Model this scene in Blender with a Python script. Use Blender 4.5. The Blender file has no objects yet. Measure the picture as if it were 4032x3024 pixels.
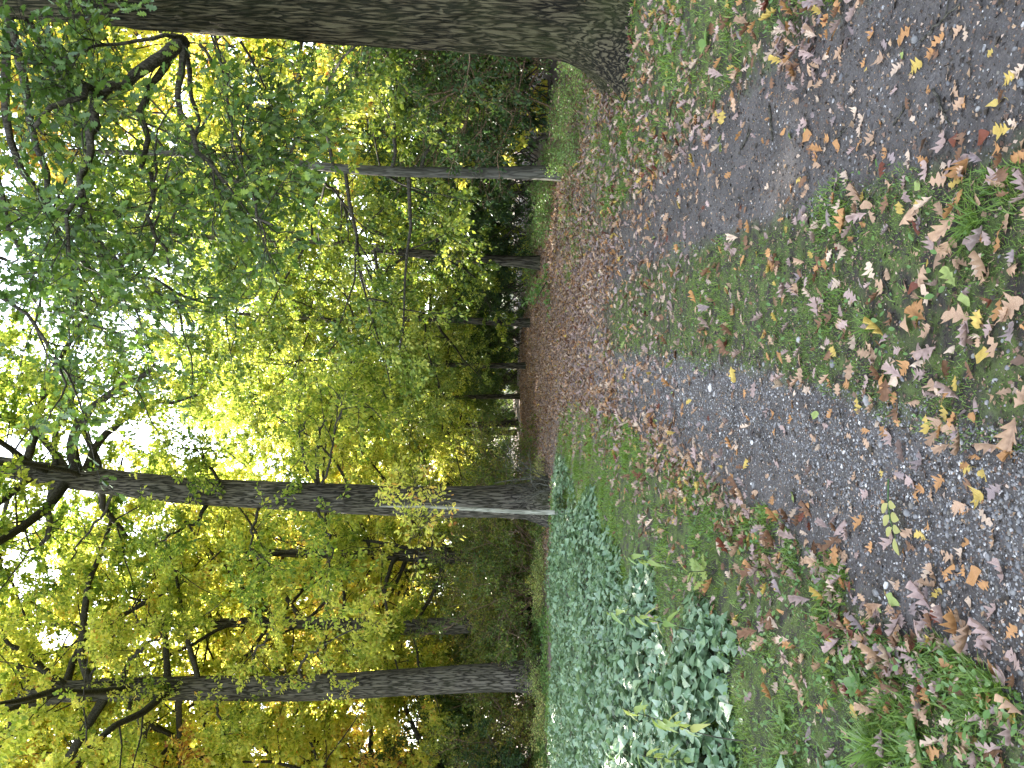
import bpy, math, random
import numpy as np
from mathutils import Matrix, Vector

# ------------------------------------------------------------------ camera, sky, sun, exposure
S = bpy.context.scene
COL = S.collection
R = math.radians
CAM_H, TILT, FPX = 1.6, math.atan(61 / 3028), 3028.0
cp, sp = math.cos(TILT), math.sin(TILT)
FWD = np.array([0, cp, -sp]); UP = np.array([0, sp, cp]); RT = np.array([1.0, 0, 0])
EYE = np.array([0, 0, CAM_H])
cd = bpy.data.cameras.new("camera"); cam = bpy.data.objects.new("camera", cd); COL.objects.link(cam)
cd.sensor_width = 36.0; cd.lens = 36.0 * FPX / 4032; cd.clip_start = 0.05; cd.clip_end = 2000
# the photograph was taken with the phone held upright and stored on its side: picture right is world down
cam.matrix_world = Matrix(((-UP[0], RT[0], -FWD[0], EYE[0]), (-UP[1], RT[1], -FWD[1], EYE[1]),
                           (-UP[2], RT[2], -FWD[2], EYE[2]), (0, 0, 0, 1)))
S.camera = cam
SUN_AZ, SUN_EL = R(-31), R(37)            # left of straight ahead, above the crowns
W = bpy.data.worlds.new("World"); S.world = W; W.use_nodes = True
wn = W.node_tree.nodes; wl = W.node_tree.links
sky = wn.new("ShaderNodeTexSky"); sky.sky_type = 'NISHITA'; sky.sun_disc = False
sky.sun_elevation = SUN_EL; sky.sun_rotation = SUN_AZ; sky.air_density = 1.0; sky.dust_density = 0.7; sky.ozone_density = 1.0
wn["Background"].inputs[1].default_value = 0.15
hsv = wn.new("ShaderNodeHueSaturation"); hsv.inputs["Saturation"].default_value = 0.55     # a hazy, milky autumn sky
wl.new(sky.outputs[0], hsv.inputs["Color"]); wl.new(hsv.outputs[0], wn["Background"].inputs[0])
sd = bpy.data.lights.new("sun", 'SUN'); sun = bpy.data.objects.new("sun", sd); COL.objects.link(sun)
sd.energy = 5.0; sd.angle = R(0.53); sd.color = (1.0, 0.93, 0.80)
sdir = Vector((math.sin(SUN_AZ) * math.cos(SUN_EL), math.cos(SUN_AZ) * math.cos(SUN_EL), math.sin(SUN_EL)))
sun.rotation_euler = sdir.to_track_quat('Z', 'Y').to_euler()
S.view_settings.view_transform = 'Standard'; S.view_settings.look = 'None'
S.view_settings.exposure = 3.1; S.view_settings.gamma = 1.0
S.render.engine = 'CYCLES'
cy = S.cycles
cy.max_bounces = 8; cy.diffuse_bounces = 6; cy.glossy_bounces = 2; cy.transmission_bounces = 4; cy.transparent_max_bounces = 4
cy.caustics_reflective = False; cy.caustics_refractive = False; cy.sample_clamp_indirect = 6
cy.use_denoising = True

# ------------------------------------------------------------------ helpers
rng = np.random.default_rng(7)
random.seed(7)


def P(xd, yd, d):
    """A place from a bearing read off the photograph (2212 px wide view of it) and its distance ahead."""
    u = 3024 - 1.8228 * yd; v = 1.8228 * xd
    return EYE + d * FWD + (u - 1512) / FPX * d * RT + (2016 - v) / FPX * d * UP


def lattice(ix, iy, iz, seed):
    h = (ix.astype(np.int64) * 374761393 + iy.astype(np.int64) * 668265263 + iz.astype(np.int64) * 2147483647 + seed * 974634777)
    h = (h ^ (h >> 13)) * 1274126177 & 0x7fffffff
    h = h ^ (h >> 16)
    return (h & 0xffff) / 65535.0


def noise3(p, seed=0):
    p = np.asarray(p, float); i = np.floor(p).astype(np.int64); f = p - i; f = f * f * (3 - 2 * f)
    r = 0
    for dx in (0, 1):
        wx = f[:, 0] if dx else 1 - f[:, 0]
        for dy in (0, 1):
            wy = f[:, 1] if dy else 1 - f[:, 1]
            for dz in (0, 1):
                wz = f[:, 2] if dz else 1 - f[:, 2]
                r = r + wx * wy * wz * lattice(i[:, 0] + dx, i[:, 1] + dy, i[:, 2] + dz, seed)
    return r


def noise2(x, y, seed=0):
    x = np.atleast_1d(np.asarray(x, float)); y = np.broadcast_to(np.atleast_1d(np.asarray(y, float)), x.shape)
    return noise3(np.stack([x, y, np.zeros_like(x)], 1), seed)


PY = np.array([-30, 0, 2.3, 5, 8.1, 11.2, 15, 18, 24, 30, 38, 48, 60, 75, 100, 160.])
PX = np.array([-2, .05, .27, .55, .78, .86, .95, .85, .35, -.6, -2.1, -4.1, -5.4, -6.6, -8.2, -12.])


def cx(y): return np.interp(y, PY, PX)


def ground_z(x, y):
    x = np.atleast_1d(np.asarray(x, float)); y = np.broadcast_to(np.atleast_1d(np.asarray(y, float)), x.shape)
    lat = x - cx(y)
    z = 0.05 * (noise2(x * .5, y * .5, 3) - .5) + 0.03 * (noise2(x * 2.1, y * 2.1, 4) - .5)
    z = z - .035 * np.exp(-((lat - .9) / .35) ** 2) - .035 * np.exp(-((lat + .85) / .35) ** 2)
    z = z + .10 * np.clip((np.abs(lat) - 1.4) / 1.2, 0, 1)
    return z


def nrm(v): return v / np.maximum(np.linalg.norm(v, axis=-1, keepdims=True), 1e-9)


def mesh(name, V, faces, mat=None, smooth=False, attrs=None):
    """faces: list of int arrays (n,k). attrs: {name: (domain, array)}; a 3-column array becomes a colour."""
    me = bpy.data.meshes.new(name)
    V = np.ascontiguousarray(V, np.float32)
    faces = [np.asarray(f, np.int32) for f in faces if len(f)]
    tot = np.concatenate([np.full(len(f), f.shape[1], np.int32) for f in faces])
    loops = np.concatenate([f.ravel() for f in faces])
    me.vertices.add(len(V)); me.vertices.foreach_set("co", V.ravel())
    me.loops.add(len(loops)); me.loops.foreach_set("vertex_index", loops)
    me.polygons.add(len(tot))
    me.polygons.foreach_set("loop_start", np.concatenate([[0], np.cumsum(tot)[:-1]]).astype(np.int32))
    if smooth: me.polygons.foreach_set("use_smooth", np.ones(len(tot), bool))
    me.update(calc_edges=True)
    for k, (dom, a) in (attrs or {}).items():
        a = np.asarray(a, np.float32)
        if a.ndim == 2:
            at = me.attributes.new(k, 'FLOAT_COLOR', dom)
            at.data.foreach_set("color", np.concatenate([a, np.ones((len(a), 1), np.float32)], 1).ravel())
        else:
            at = me.attributes.new(k, 'FLOAT', dom); at.data.foreach_set("value", a)
    if mat: me.materials.append(mat)
    return me


def link(name, data, parent=None, loc=None, rz=0.0):
    o = bpy.data.objects.new(name, data); COL.objects.link(o)
    if parent is not None: o.parent = parent
    if loc is not None: o.location = [float(c) for c in loc]
    if rz: o.rotation_euler[2] = float(rz)
    return o


def tag(o, label=None, cat=None, group=None, kind=None):
    for k, v in (('label', label), ('category', cat), ('group', group), ('kind', kind)):
        if v: o[k] = v
    return o


def copy_tree(o, parent=None):
    c = o.copy(); COL.objects.link(c)
    if parent is not None: c.parent = parent
    for ch in list(o.children): copy_tree(ch, c)
    return c


def tubes(Pts, Rad, k=5, cap=True):
    """Pts (M,n,3), Rad (M,n) -> one mesh of M tapered tubes."""
    Pts = np.asarray(Pts, float); Rad = np.asarray(Rad, float)
    M, n, _ = Pts.shape
    T = np.empty_like(Pts); T[:, 1:-1] = Pts[:, 2:] - Pts[:, :-2]; T[:, 0] = Pts[:, 1] - Pts[:, 0]; T[:, -1] = Pts[:, -1] - Pts[:, -2]
    T = nrm(T)
    main = nrm(Pts[:, -1] - Pts[:, 0])
    ref = np.where(np.abs(main[:, 2:3]) > .8, np.array([[1.0, 0, 0]]), np.array([[0, 0, 1.0]]))
    U = nrm(np.cross(T, ref[:, None, :])); Vv = np.cross(T, U)
    a = np.arange(k) * 2 * np.pi / k
    ring = Pts[:, :, None, :] + Rad[:, :, None, None] * (U[:, :, None, :] * np.cos(a)[None, None, :, None] + Vv[:, :, None, :] * np.sin(a)[None, None, :, None])
    V = ring.reshape(-1, 3)
    m, i, j = np.meshgrid(np.arange(M), np.arange(n - 1), np.arange(k), indexing='ij')
    b = m * n * k + i * k
    F = np.stack([b + j, b + (j + 1) % k, b + k + (j + 1) % k, b + k + j], -1).reshape(-1, 4)
    return V, F


def grow(start, d, L, n, jit, lift, rs):
    """Polylines that wander as they grow: start (M,3), d (M,3), L (M,)."""
    M = len(start); P_ = np.empty((M, n, 3)); P_[:, 0] = start; d = nrm(d.copy())
    for i in range(1, n):
        d = nrm(d + rs.normal(0, jit, (M, 3)) + np.array([0, 0, lift]))
        P_[:, i] = P_[:, i - 1] + d * (L / (n - 1))[:, None]
    return P_


def sample(Pl, idx, t):
    n = Pl.shape[1]; x = np.clip(t, 0, .9999) * (n - 1); i = x.astype(int); f = (x - i)[:, None]
    a = Pl[idx, i]; b = Pl[idx, i + 1]
    return a * (1 - f) + b * f, nrm(b - a)


def resample(pts, n):
    pts = np.asarray(pts, float); s = np.concatenate([[0], np.cumsum(np.linalg.norm(np.diff(pts, axis=0), axis=1))])
    q = np.linspace(0, s[-1], n)
    # smooth curve through the points
    out = np.stack([np.interp(q, s, pts[:, c]) for c in range(3)], 1)
    for _ in range(2): out[1:-1] = .5 * out[1:-1] + .25 * (out[:-2] + out[2:])
    return out


# leaf outlines: (along, side, lift) and faces
KITE = (np.array([[0, 0, 0], [.48, -.34, .10], [.52, .34, .10], [1, 0, -.10]]), [np.array([[0, 3, 1], [0, 2, 3]])])


def lobed(st, w, lift=.06, droop=.12):
    k = len(st); V = []
    for t, a in zip(st, w):
        z = -droop * t * t
        V += [[t, -a, z + lift * a * 3], [t, 0, z], [t, a, z + lift * a * 3]]
    F = []
    for i in range(k - 1):
        b = 3 * i
        F += [[b, b + 1, b + 4, b + 3], [b + 1, b + 2, b + 5, b + 4]]
    return np.array(V, float), [np.array(F)]


OAK_LO = lobed([0, .14, .28, .38, .54, .64, .82, 1], [.02, .07, .27, .10, .36, .14, .24, .05])
OAK_CURL = lobed([0, .14, .28, .38, .54, .64, .82, 1], [.02, .07, .26, .10, .34, .14, .23, .05], .42, -.40)
OAK_CUP = lobed([0, .14, .28, .38, .54, .64, .82, 1], [.02, .07, .26, .10, .34, .14, .23, .05], -.30, .45)
OAK_HI = lobed([0, .06, .13, .2, .27, .33, .38, .46, .53, .58, .63, .70, .77, .82, .88, .95, 1],
               [.015, .025, .06, .18, .23, .09, .08, .27, .35, .24, .10, .24, .32, .17, .15, .15, .03])
OVAL = lobed([0, .1, .28, .5, .75, .92, 1], [.02, .12, .25, .30, .22, .09, .01])
OVAL_HI = lobed([0, .03, .1, .2, .32, .45, .58, .7, .82, .91, .97, 1], [.012, .05, .13, .21, .27, .30, .295, .26, .18, .11, .05, .01])
IVY = lobed([0, .05, .18, .34, .55, .78, 1], [.12, .34, .46, .43, .31, .16, .01], .04, .20)
LANCE = lobed([0, .12, .35, .65, 1], [.02, .13, .17, .10, .005], .1, .35)


def leaf_batch(pos, T, N, size, tpl, rnd, extra=None):
    V0, F0 = tpl; n, k = len(pos), len(V0)
    T = nrm(T); B = nrm(np.cross(N, T)); N = np.cross(T, B)
    V = pos[:, None, :] + size[:, None, None] * (V0[None, :, 0:1] * T[:, None] + V0[None, :, 1:2] * B[:, None] + V0[None, :, 2:3] * N[:, None])
    F = [(np.arange(n)[:, None, None] * k + f[None]).reshape(-1, f.shape[1]) for f in F0]
    at = {"rnd": ('POINT', np.repeat(rnd, k))}
    if extra is not None: at["col"] = ('POINT', np.repeat(extra, k, axis=0))
    return V.reshape(-1, 3), F, at


# ------------------------------------------------------------------ materials
def nodemat(name):
    m = bpy.data.materials.new(name); m.use_nodes = True
    nt = m.node_tree; nt.nodes.clear()
    out = nt.nodes.new("ShaderNodeOutputMaterial")

    def N(t, **kw):
        nd = nt.nodes.new(t)
        for k, v in kw.items():
            if k.startswith('i_'):
                key = k[2:]; nd.inputs[int(key) if key.isdigit() else key.replace('_', ' ')].default_value = v
            else: setattr(nd, k, v)
        return nd

    def L(a, b): nt.links.new(a, b)
    return m, N, L, out


def ramp(N, stops, interp='LINEAR'):
    r = N("ShaderNodeValToRGB"); e = r.color_ramp; e.interpolation = interp
    while len(e.elements) < len(stops): e.elements.new(0.5)
    for el, (p, c) in zip(e.elements, stops): el.position = p; el.color = (*c, 1)
    return r


def math_(N, L, op, a, b=None, clamp=False):
    m = N("ShaderNodeMath", operation=op, use_clamp=clamp)
    for i, v in enumerate((a, b)):
        if v is None: continue
        if isinstance(v, (int, float)): m.inputs[i].default_value = v
        else: L(v, m.inputs[i])
    return m.outputs[0]


def mixc(N, L, f, a, b, mode='MIX'):
    m = N("ShaderNodeMix", data_type='RGBA', blend_type=mode)
    for i, v in ((0, f), (6, a), (7, b)):
        if isinstance(v, (int, float)): m.inputs[i].default_value = v
        elif isinstance(v, tuple): m.inputs[i].default_value = (*v, 1)
        else: L(v, m.inputs[i])
    return m.outputs[2]


def leafy(name, stops, spread=.55, clump=.7, trans=.5, gain=1.0, rough=.42, spec=.35, obj_attr=True, base=0.3):
    """Foliage: each leaf has its own colour along a season scale, each plant its own season."""
    m, N, L, out = nodemat(name)
    rnd = N("ShaderNodeAttribute", attribute_name="rnd")
    geo = N("ShaderNodeNewGeometry")
    nz = N("ShaderNodeTexNoise", i_Scale=.55, i_Detail=2.0); L(geo.outputs["Position"], nz.inputs["Vector"])
    f = math_(N, L, 'MULTIPLY', math_(N, L, 'SUBTRACT', rnd.outputs["Fac"], .5), spread)
    f = math_(N, L, 'ADD', f, math_(N, L, 'MULTIPLY', math_(N, L, 'SUBTRACT', nz.outputs["Fac"], .5), clump))
    if obj_attr:
        oa = N("ShaderNodeAttribute", attribute_name="season", attribute_type='OBJECT')
        f = math_(N, L, 'ADD', f, oa.outputs["Fac"], True)
    else: f = math_(N, L, 'ADD', f, base, True)
    r = ramp(N, stops); L(f, r.inputs[0])
    p = N("ShaderNodeBsdfPrincipled", i_Roughness=rough); p.inputs["Specular IOR Level"].default_value = spec
    L(r.outputs[0], p.inputs["Base Color"])
    tr = N("ShaderNodeBsdfTranslucent")
    tc = mixc(N, L, 1.0, r.outputs[0], (1.8 * gain, 1.7 * gain, 1.3 * gain), 'MULTIPLY'); L(tc, tr.inputs[0])
    mx = N("ShaderNodeMixShader", i_0=trans); L(p.outputs[0], mx.inputs[1]); L(tr.outputs[0], mx.inputs[2])
    L(mx.outputs[0], out.inputs[0])
    return m


OAK_STOPS = [(0, (.040, .082, .020)), (.25, (.080, .145, .024)), (.45, (.18, .245, .034)), (.62, (.40, .43, .085)),
             (.82, (.53, .50, .12)), (.94, (.46, .25, .06)), (1, (.20, .09, .04))]
M_OAK = leafy("oak_leaf", OAK_STOPS, trans=.63, gain=1.05, spec=.3)
M_OAK_SHADED = leafy("shaded_oak_leaf", OAK_STOPS, trans=.34, gain=.9, spec=.4)  # same oak leaf darkened: shade of the nearer crowns put into its colour
M_SHRUB = leafy("shrub_leaf", [(0, (.022, .048, .020)), (.4, (.045, .085, .022)), (.7, (.12, .16, .03)), (1, (.30, .25, .05))], spec=.28, rough=.42, trans=.45)
M_IVY = leafy("ground_cover_leaf", [(0, (.050, .100, .040)), (.3, (.105, .180, .085)), (.6, (.17, .255, .145)), (.85, (.23, .31, .11)), (1, (.42, .42, .13))],
              spread=.5, clump=.5, trans=.25, rough=.42, spec=.85, obj_attr=False, base=.42)
M_HERB = leafy("herb_leaf", [(0, (.065, .14, .035)), (.5, (.125, .21, .055)), (.8, (.27, .31, .09)), (1, (.46, .40, .15))], trans=.35)
M_GRASS = leafy("grass_blade", [(0, (.060, .125, .018)), (.5, (.135, .215, .036)), (.85, (.24, .27, .07)), (1, (.42, .35, .18))],
                spread=.8, clump=.5, trans=.35, obj_attr=False, base=.42)


def bark_mat(name, c_dark, c_mid, c_light, sc=7.0, moss=.6, bump=.6):
    m, N, L, out = nodemat(name)
    tc = N("ShaderNodeTexCoord")
    mp = N("ShaderNodeMapping"); mp.inputs["Scale"].default_value = (sc, sc, sc * .11); L(tc.outputs["Object"], mp.inputs[0])
    wz = N("ShaderNodeTexNoise", i_Scale=1.3, i_Detail=4.0); L(mp.outputs[0], wz.inputs["Vector"])
    off = N("ShaderNodeVectorMath", operation='ADD'); L(mp.outputs[0], off.inputs[0])
    sc_ = N("ShaderNodeVectorMath", operation='SCALE', i_Scale=.9); L(wz.outputs["Color"], sc_.inputs[0]); L(sc_.outputs[0], off.inputs[1])
    vo = N("ShaderNodeTexNoise", i_Scale=1.15, i_Detail=1.5, i_Roughness=.4); L(off.outputs[0], vo.inputs["Vector"])
    ridge = math_(N, L, 'MULTIPLY', math_(N, L, 'ABSOLUTE', math_(N, L, 'SUBTRACT', vo.outputs["Fac"], .5)), 8.0, True)
    fine = N("ShaderNodeTexNoise", i_Scale=sc * 4, i_Detail=6.0, i_Roughness=.7); L(tc.outputs["Object"], fine.inputs["Vector"])
    h = math_(N, L, 'ADD', math_(N, L, 'MULTIPLY', ridge, .75), math_(N, L, 'MULTIPLY', fine.outputs["Fac"], .35))
    r = ramp(N, [(0, c_dark), (.35, c_dark), (.6, c_mid), (1, c_light)]); L(h, r.inputs[0])
    big = N("ShaderNodeTexNoise", i_Scale=1.1, i_Detail=5.0); L(tc.outputs["Object"], big.inputs["Vector"])
    sep = N("ShaderNodeSeparateXYZ"); L(tc.outputs["Object"], sep.inputs[0])
    low = N("ShaderNodeMapRange", i_1=0.0, i_2=1.6, i_3=.75, i_4=.25); L(sep.outputs[2], low.inputs[0])
    mo = math_(N, L, 'MULTIPLY', math_(N, L, 'MULTIPLY', math_(N, L, 'SUBTRACT', big.outputs["Fac"], .38), 4.0, True), low.outputs[0])
    mo = math_(N, L, 'MULTIPLY', mo, moss)
    col = mixc(N, L, mo, r.outputs[0], (.055, .065, .018))
    p = N("ShaderNodeBsdfPrincipled", i_Roughness=.9); p.inputs["Specular IOR Level"].default_value = .2
    L(col, p.inputs["Base Color"])
    b = N("ShaderNodeBump", i_Strength=bump, i_Distance=.04); L(h, b.inputs["Height"]); L(b.outputs[0], p.inputs["Normal"])
    L(p.outputs[0], out.inputs[0])
    return m


M_BARK_OLD = bark_mat("old_oak_bark", (.007, .006, .003), (.040, .032, .018), (.085, .071, .042), 19.0, .75, 1.0)
M_BARK = bark_mat("bark", (.014, .012, .009), (.060, .052, .040), (.110, .098, .078), 16.0, .45, .8)
M_BARK_THIN = bark_mat("smooth_bark", (.04, .037, .03), (.07, .066, .055), (.095, .09, .075), 14.0, .25, .3)
M_PALE = bark_mat("pale_stem", (.14, .14, .11), (.24, .235, .19), (.32, .31, .26), 20.0, .25, .2)
M_TWIG = bark_mat("twig_bark", (.018, .016, .012), (.040, .035, .026), (.07, .062, .048), 30.0, .15, .2)
M_BROWN = bark_mat("brown_twig", (.07, .045, .028), (.13, .085, .05), (.20, .14, .09), 30.0, 0, .2)


def flat_attr(name, rough=.6, spec=.3, trans=.15, objcol=False):
    m, N, L, out = nodemat(name)
    a = N("ShaderNodeAttribute", attribute_name="leaf_colour" if objcol else "col", attribute_type='OBJECT' if objcol else 'GEOMETRY')
    tc = N("ShaderNodeTexCoord"); nz = N("ShaderNodeTexNoise", i_Scale=45.0, i_Detail=4.0); L(tc.outputs["Object"], nz.inputs["Vector"])
    rr = ramp(N, [(.25, (.62, .58, .55)), (.75, (1.25, 1.25, 1.22))]); L(nz.outputs["Fac"], rr.inputs[0])
    c = mixc(N, L, 1.0, a.outputs["Color"], rr.outputs[0], 'MULTIPLY')
    p = N("ShaderNodeBsdfPrincipled", i_Roughness=rough); p.inputs["Specular IOR Level"].default_value = spec; L(c, p.inputs["Base Color"])
    tr = N("ShaderNodeBsdfTranslucent"); L(c, tr.inputs[0])
    mx = N("ShaderNodeMixShader", i_0=trans); L(p.outputs[0], mx.inputs[1]); L(tr.outputs[0], mx.inputs[2]); L(mx.outputs[0], out.inputs[0])
    return m


M_FALLEN = flat_attr("fallen_leaf", .6, .25, .12, True)
M_LITTER = flat_attr("leaf_litter", .65, .2, .12)
M_STONE = flat_attr("pebble", .75, .3, 0.0)


def ground_mat():
    m, N, L, out = nodemat("ground")
    tc = N("ShaderNodeTexCoord"); lat = N("ShaderNodeAttribute", attribute_name="lat"); dist = N("ShaderNodeAttribute", attribute_name="along")
    n1 = N("ShaderNodeTexNoise", i_Scale=2.2, i_Detail=6.0, i_Roughness=.65); L(tc.outputs["Object"], n1.inputs["Vector"])
    n2 = N("ShaderNodeTexNoise", i_Scale=46.0, i_Detail=8.0, i_Roughness=.85); L(tc.outputs["Object"], n2.inputs["Vector"])
    n3 = N("ShaderNodeTexNoise", i_Scale=9.0, i_Detail=5.0); L(tc.outputs["Object"], n3.inputs["Vector"])
    vo = N("ShaderNodeTexVoronoi", i_Scale=70.0); L(tc.outputs["Object"], vo.inputs["Vector"])
    # trodden earth and grit
    earth = ramp(N, [(.28, (.042, .036, .033)), (.5, (.098, .086, .078)), (.75, (.175, .155, .140))]); L(n2.outputs["Fac"], earth.inputs[0])
    grit = ramp(N, [(0, (.19, .185, .18)), (.5, (.10, .093, .088)), (1, (.05, .045, .04))]); L(vo.outputs["Distance"], grit.inputs[0])
    blot = ramp(N, [(.35, (.62, .60, .58)), (.68, (1.22, 1.2, 1.18))]); L(n1.outputs["Fac"], blot.inputs[0])
    gm = math_(N, L, 'MULTIPLY', math_(N, L, 'SUBTRACT', n3.outputs["Fac"], .52), 5.0, True)
    earth_c = mixc(N, L, math_(N, L, 'MULTIPLY', gm, .7), earth.outputs[0], grit.outputs[0])
    earth_c = mixc(N, L, 1.0, earth_c, blot.outputs[0], 'MULTIPLY')
    # bare black soil and moss on the verges and the middle strip
    soil = ramp(N, [(.3, (.022, .018, .014)), (.7, (.060, .048, .035))]); L(n2.outputs["Fac"], soil.inputs[0])
    moss = ramp(N, [(.3, (.045, .070, .014)), (.7, (.12, .155, .035))]); L(n2.outputs["Fac"], moss.inputs[0])
    green_c = mixc(N, L, math_(N, L, 'MULTIPLY', math_(N, L, 'SUBTRACT', n3.outputs["Fac"], .40), 5.0, True), soil.outputs[0], moss.outputs[0])
    wob = math_(N, L, 'MULTIPLY', math_(N, L, 'SUBTRACT', n1.outputs["Fac"], .5), .55)
    al = math_(N, L, 'ABSOLUTE', math_(N, L, 'ADD', lat.outputs["Fac"], math_(N, L, 'MULTIPLY', wob, .6)))
    al = math_(N, L, 'ADD', al, math_(N, L, 'MULTIPLY', math_(N, L, 'SUBTRACT', n3.outputs["Fac"], .5), .22))
    inner = N("ShaderNodeMapRange", i_1=.40, i_2=.52, i_3=1.0, i_4=0.0); L(al, inner.inputs[0])
    fadein = N("ShaderNodeMapRange", i_1=10.0, i_2=14.0, i_3=1.0, i_4=0.0); L(dist.outputs["Fac"], fadein.inputs[0])
    outer = N("ShaderNodeMapRange", i_1=1.28, i_2=1.46, i_3=0.0, i_4=1.0); L(al, outer.inputs[0])
    gmask = math_(N, L, 'MAXIMUM', math_(N, L, 'MULTIPLY', inner.outputs[0], fadein.outputs[0]), outer.outputs[0])
    c = mixc(N, L, gmask, earth_c, green_c)
    # brown crumbled litter further along
    lit = ramp(N, [(.3, (.060, .042, .036)), (.5, (.14, .10, .083)), (.72, (.25, .19, .16))]); L(n2.outputs["Fac"], lit.inputs[0])
    lm = N("ShaderNodeMapRange", i_1=9.0, i_2=19.0, i_3=0.0, i_4=1.0); L(dist.outputs["Fac"], lm.inputs[0])
    lm2 = math_(N, L, 'MULTIPLY', math_(N, L, 'ADD', lm.outputs[0], math_(N, L, 'SUBTRACT', n3.outputs["Fac"], .62)), 2.5, True)
    far = N("ShaderNodeMapRange", i_1=66.0, i_2=72.0, i_3=1.0, i_4=0.0); L(dist.outputs["Fac"], far.inputs[0])
    c = mixc(N, L, math_(N, L, 'MULTIPLY', lm2, far.outputs[0]), c, lit.outputs[0])
    p = N("ShaderNodeBsdfPrincipled", i_Roughness=.85); p.inputs["Specular IOR Level"].default_value = .3; L(c, p.inputs["Base Color"])
    hh = math_(N, L, 'ADD', n2.outputs["Fac"], math_(N, L, 'MULTIPLY', vo.outputs["Distance"], -.5))
    b = N("ShaderNodeBump", i_Strength=.9, i_Distance=.018); L(hh, b.inputs["Height"]); L(b.outputs[0], p.inputs["Normal"])
    L(p.outputs[0], out.inputs[0])
    return m


# ------------------------------------------------------------------ the ground: one sheet to the horizon
gx = np.unique(np.concatenate([np.linspace(-4, 5.5, 191), np.linspace(-30, 30, 121), np.array([-600, -300, -150, -80, -50, 50, 80, 150, 300, 600])]))
gy = np.unique(np.concatenate([np.linspace(0, 14, 200), np.linspace(14, 70, 113), np.array([-300, -100, -40, -15, -6, -2, 85, 100, 140, 200, 300, 500, 900])]))
GX, GY = np.meshgrid(gx, gy, indexing='ij')
gxv, gyv = GX.ravel(), GY.ravel()
nxg, nyg = len(gx), len(gy)
ii, jj = np.meshgrid(np.arange(nxg - 1), np.arange(nyg - 1), indexing='ij')
q = (ii * nyg + jj)
gF = np.stack([q, q + nyg, q + nyg + 1, q + 1], -1).reshape(-1, 4)
gz = ground_z(gxv, gyv)
ground = link("ground", mesh("ground", np.stack([gxv, gyv, gz], 1), [gF], ground_mat(), True,
              {"lat": ('POINT', gxv - cx(gyv)), "along": ('POINT', gyv)}))
tag(ground, kind='structure')


def gz1(x, y): return float(ground_z([x], [y])[0])


# ------------------------------------------------------------------ trees
def crown_parts(rs, limbs, limb_r, nsub=8, ntw=7, nleaf=60, size=.11, tpl=KITE, sub_len=.45, tw_len=.8, explicit_tw=True, tmin=.18, droop=-.02):
    """Sub-branches, twigs and leaves for a set of limbs (M,n,3)."""
    M = len(limbs); LL = np.linalg.norm(np.diff(limbs, axis=1), axis=2).sum(1)
    idx = np.repeat(np.arange(M), nsub); t = rs.uniform(tmin, 1, len(idx))
    p, tg = sample(limbs, idx, t)
    d = tg * .55 + nrm(rs.normal(0, 1, (len(idx), 3)) * np.array([1, 1, .55])) * .85
    sl = np.clip(LL[idx] * sub_len * (1.15 - .6 * t) * rs.uniform(.6, 1.3, len(idx)), .4, 3.2)
    subs = grow(p, d, sl, 6, .20, .02, rs)
    sr = np.interp(np.linspace(0, 1, 6), [0, 1], [1, .3])[None] * np.clip(sl * .011, .007, .03)[:, None]
    allp = np.concatenate([subs]); K = len(allp)
    idx2 = np.repeat(np.arange(K), ntw); t2 = rs.uniform(.15, 1, len(idx2))
    p2, tg2 = sample(allp, idx2, t2)
    d2 = tg2 * .6 + nrm(rs.normal(0, 1, (len(idx2), 3)) * np.array([1, 1, .6])) * .8
    tl = tw_len * rs.uniform(.4, 1.3, len(idx2))
    tw = grow(p2, d2, tl, 4, .22, droop, rs)
    tr = np.array([.006, .0045, .0035, .002])[None] * np.ones((len(tw), 1))
    idx3 = np.repeat(np.arange(len(tw)), nleaf); t3 = rs.uniform(.12, 1, len(idx3)) ** .8
    p3, tg3 = sample(tw, idx3, t3)
    off = nrm(rs.normal(0, 1, (len(idx3), 3))) * rs.uniform(.01, .13, (len(idx3), 1))
    T = tg3 * .5 + off * 6 + rs.normal(0, .35, (len(idx3), 3)) + np.array([0, 0, -.25])
    N = np.array([0, 0, 1.0]) + rs.normal(0, .65, (len(idx3), 3))
    rn = np.clip(rs.normal(.5, .2, len(idx3)) + .25 * (rs.random(len(tw)) - .5)[idx3], 0, 1)
    lv = leaf_batch(p3 + off, T, N, size * rs.uniform(.6, 1.25, len(idx3)), tpl, rn)
    wood = [tubes(subs, sr, 4), tubes(tw, tr, 3)]
    return wood, lv


def join(parts):
    Vs, Fs, o = [], [], 0
    for V, F in parts:
        Vs.append(V); Fs.append(F + o); o += len(V)
    return np.concatenate(Vs), np.concatenate(Fs)


def trunk_tube(pts, rad, k=18, flare=.6, fh=.45, seed=0):
    pts = np.asarray(pts, float); n = len(pts)
    V, F = tubes(pts[None], np.asarray(rad)[None], k)
    ring = V.reshape(n, k, 3); c = pts[:, None, :]
    a = np.arange(k) * 2 * np.pi / k
    h = pts[:, 2] - pts[0, 2]
    fl = 1 + flare * np.exp(-h / fh)[:, None] * (1 + .45 * np.cos(5 * a + seed) * 1)[None]
    bump = 1 + .10 * (noise3(ring.reshape(-1, 3) * np.array([3, 3, .9]), seed).reshape(n, k) - .5)
    ring = c + (ring - c) * (fl * bump)[..., None]
    return ring.reshape(-1, 3), F


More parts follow.
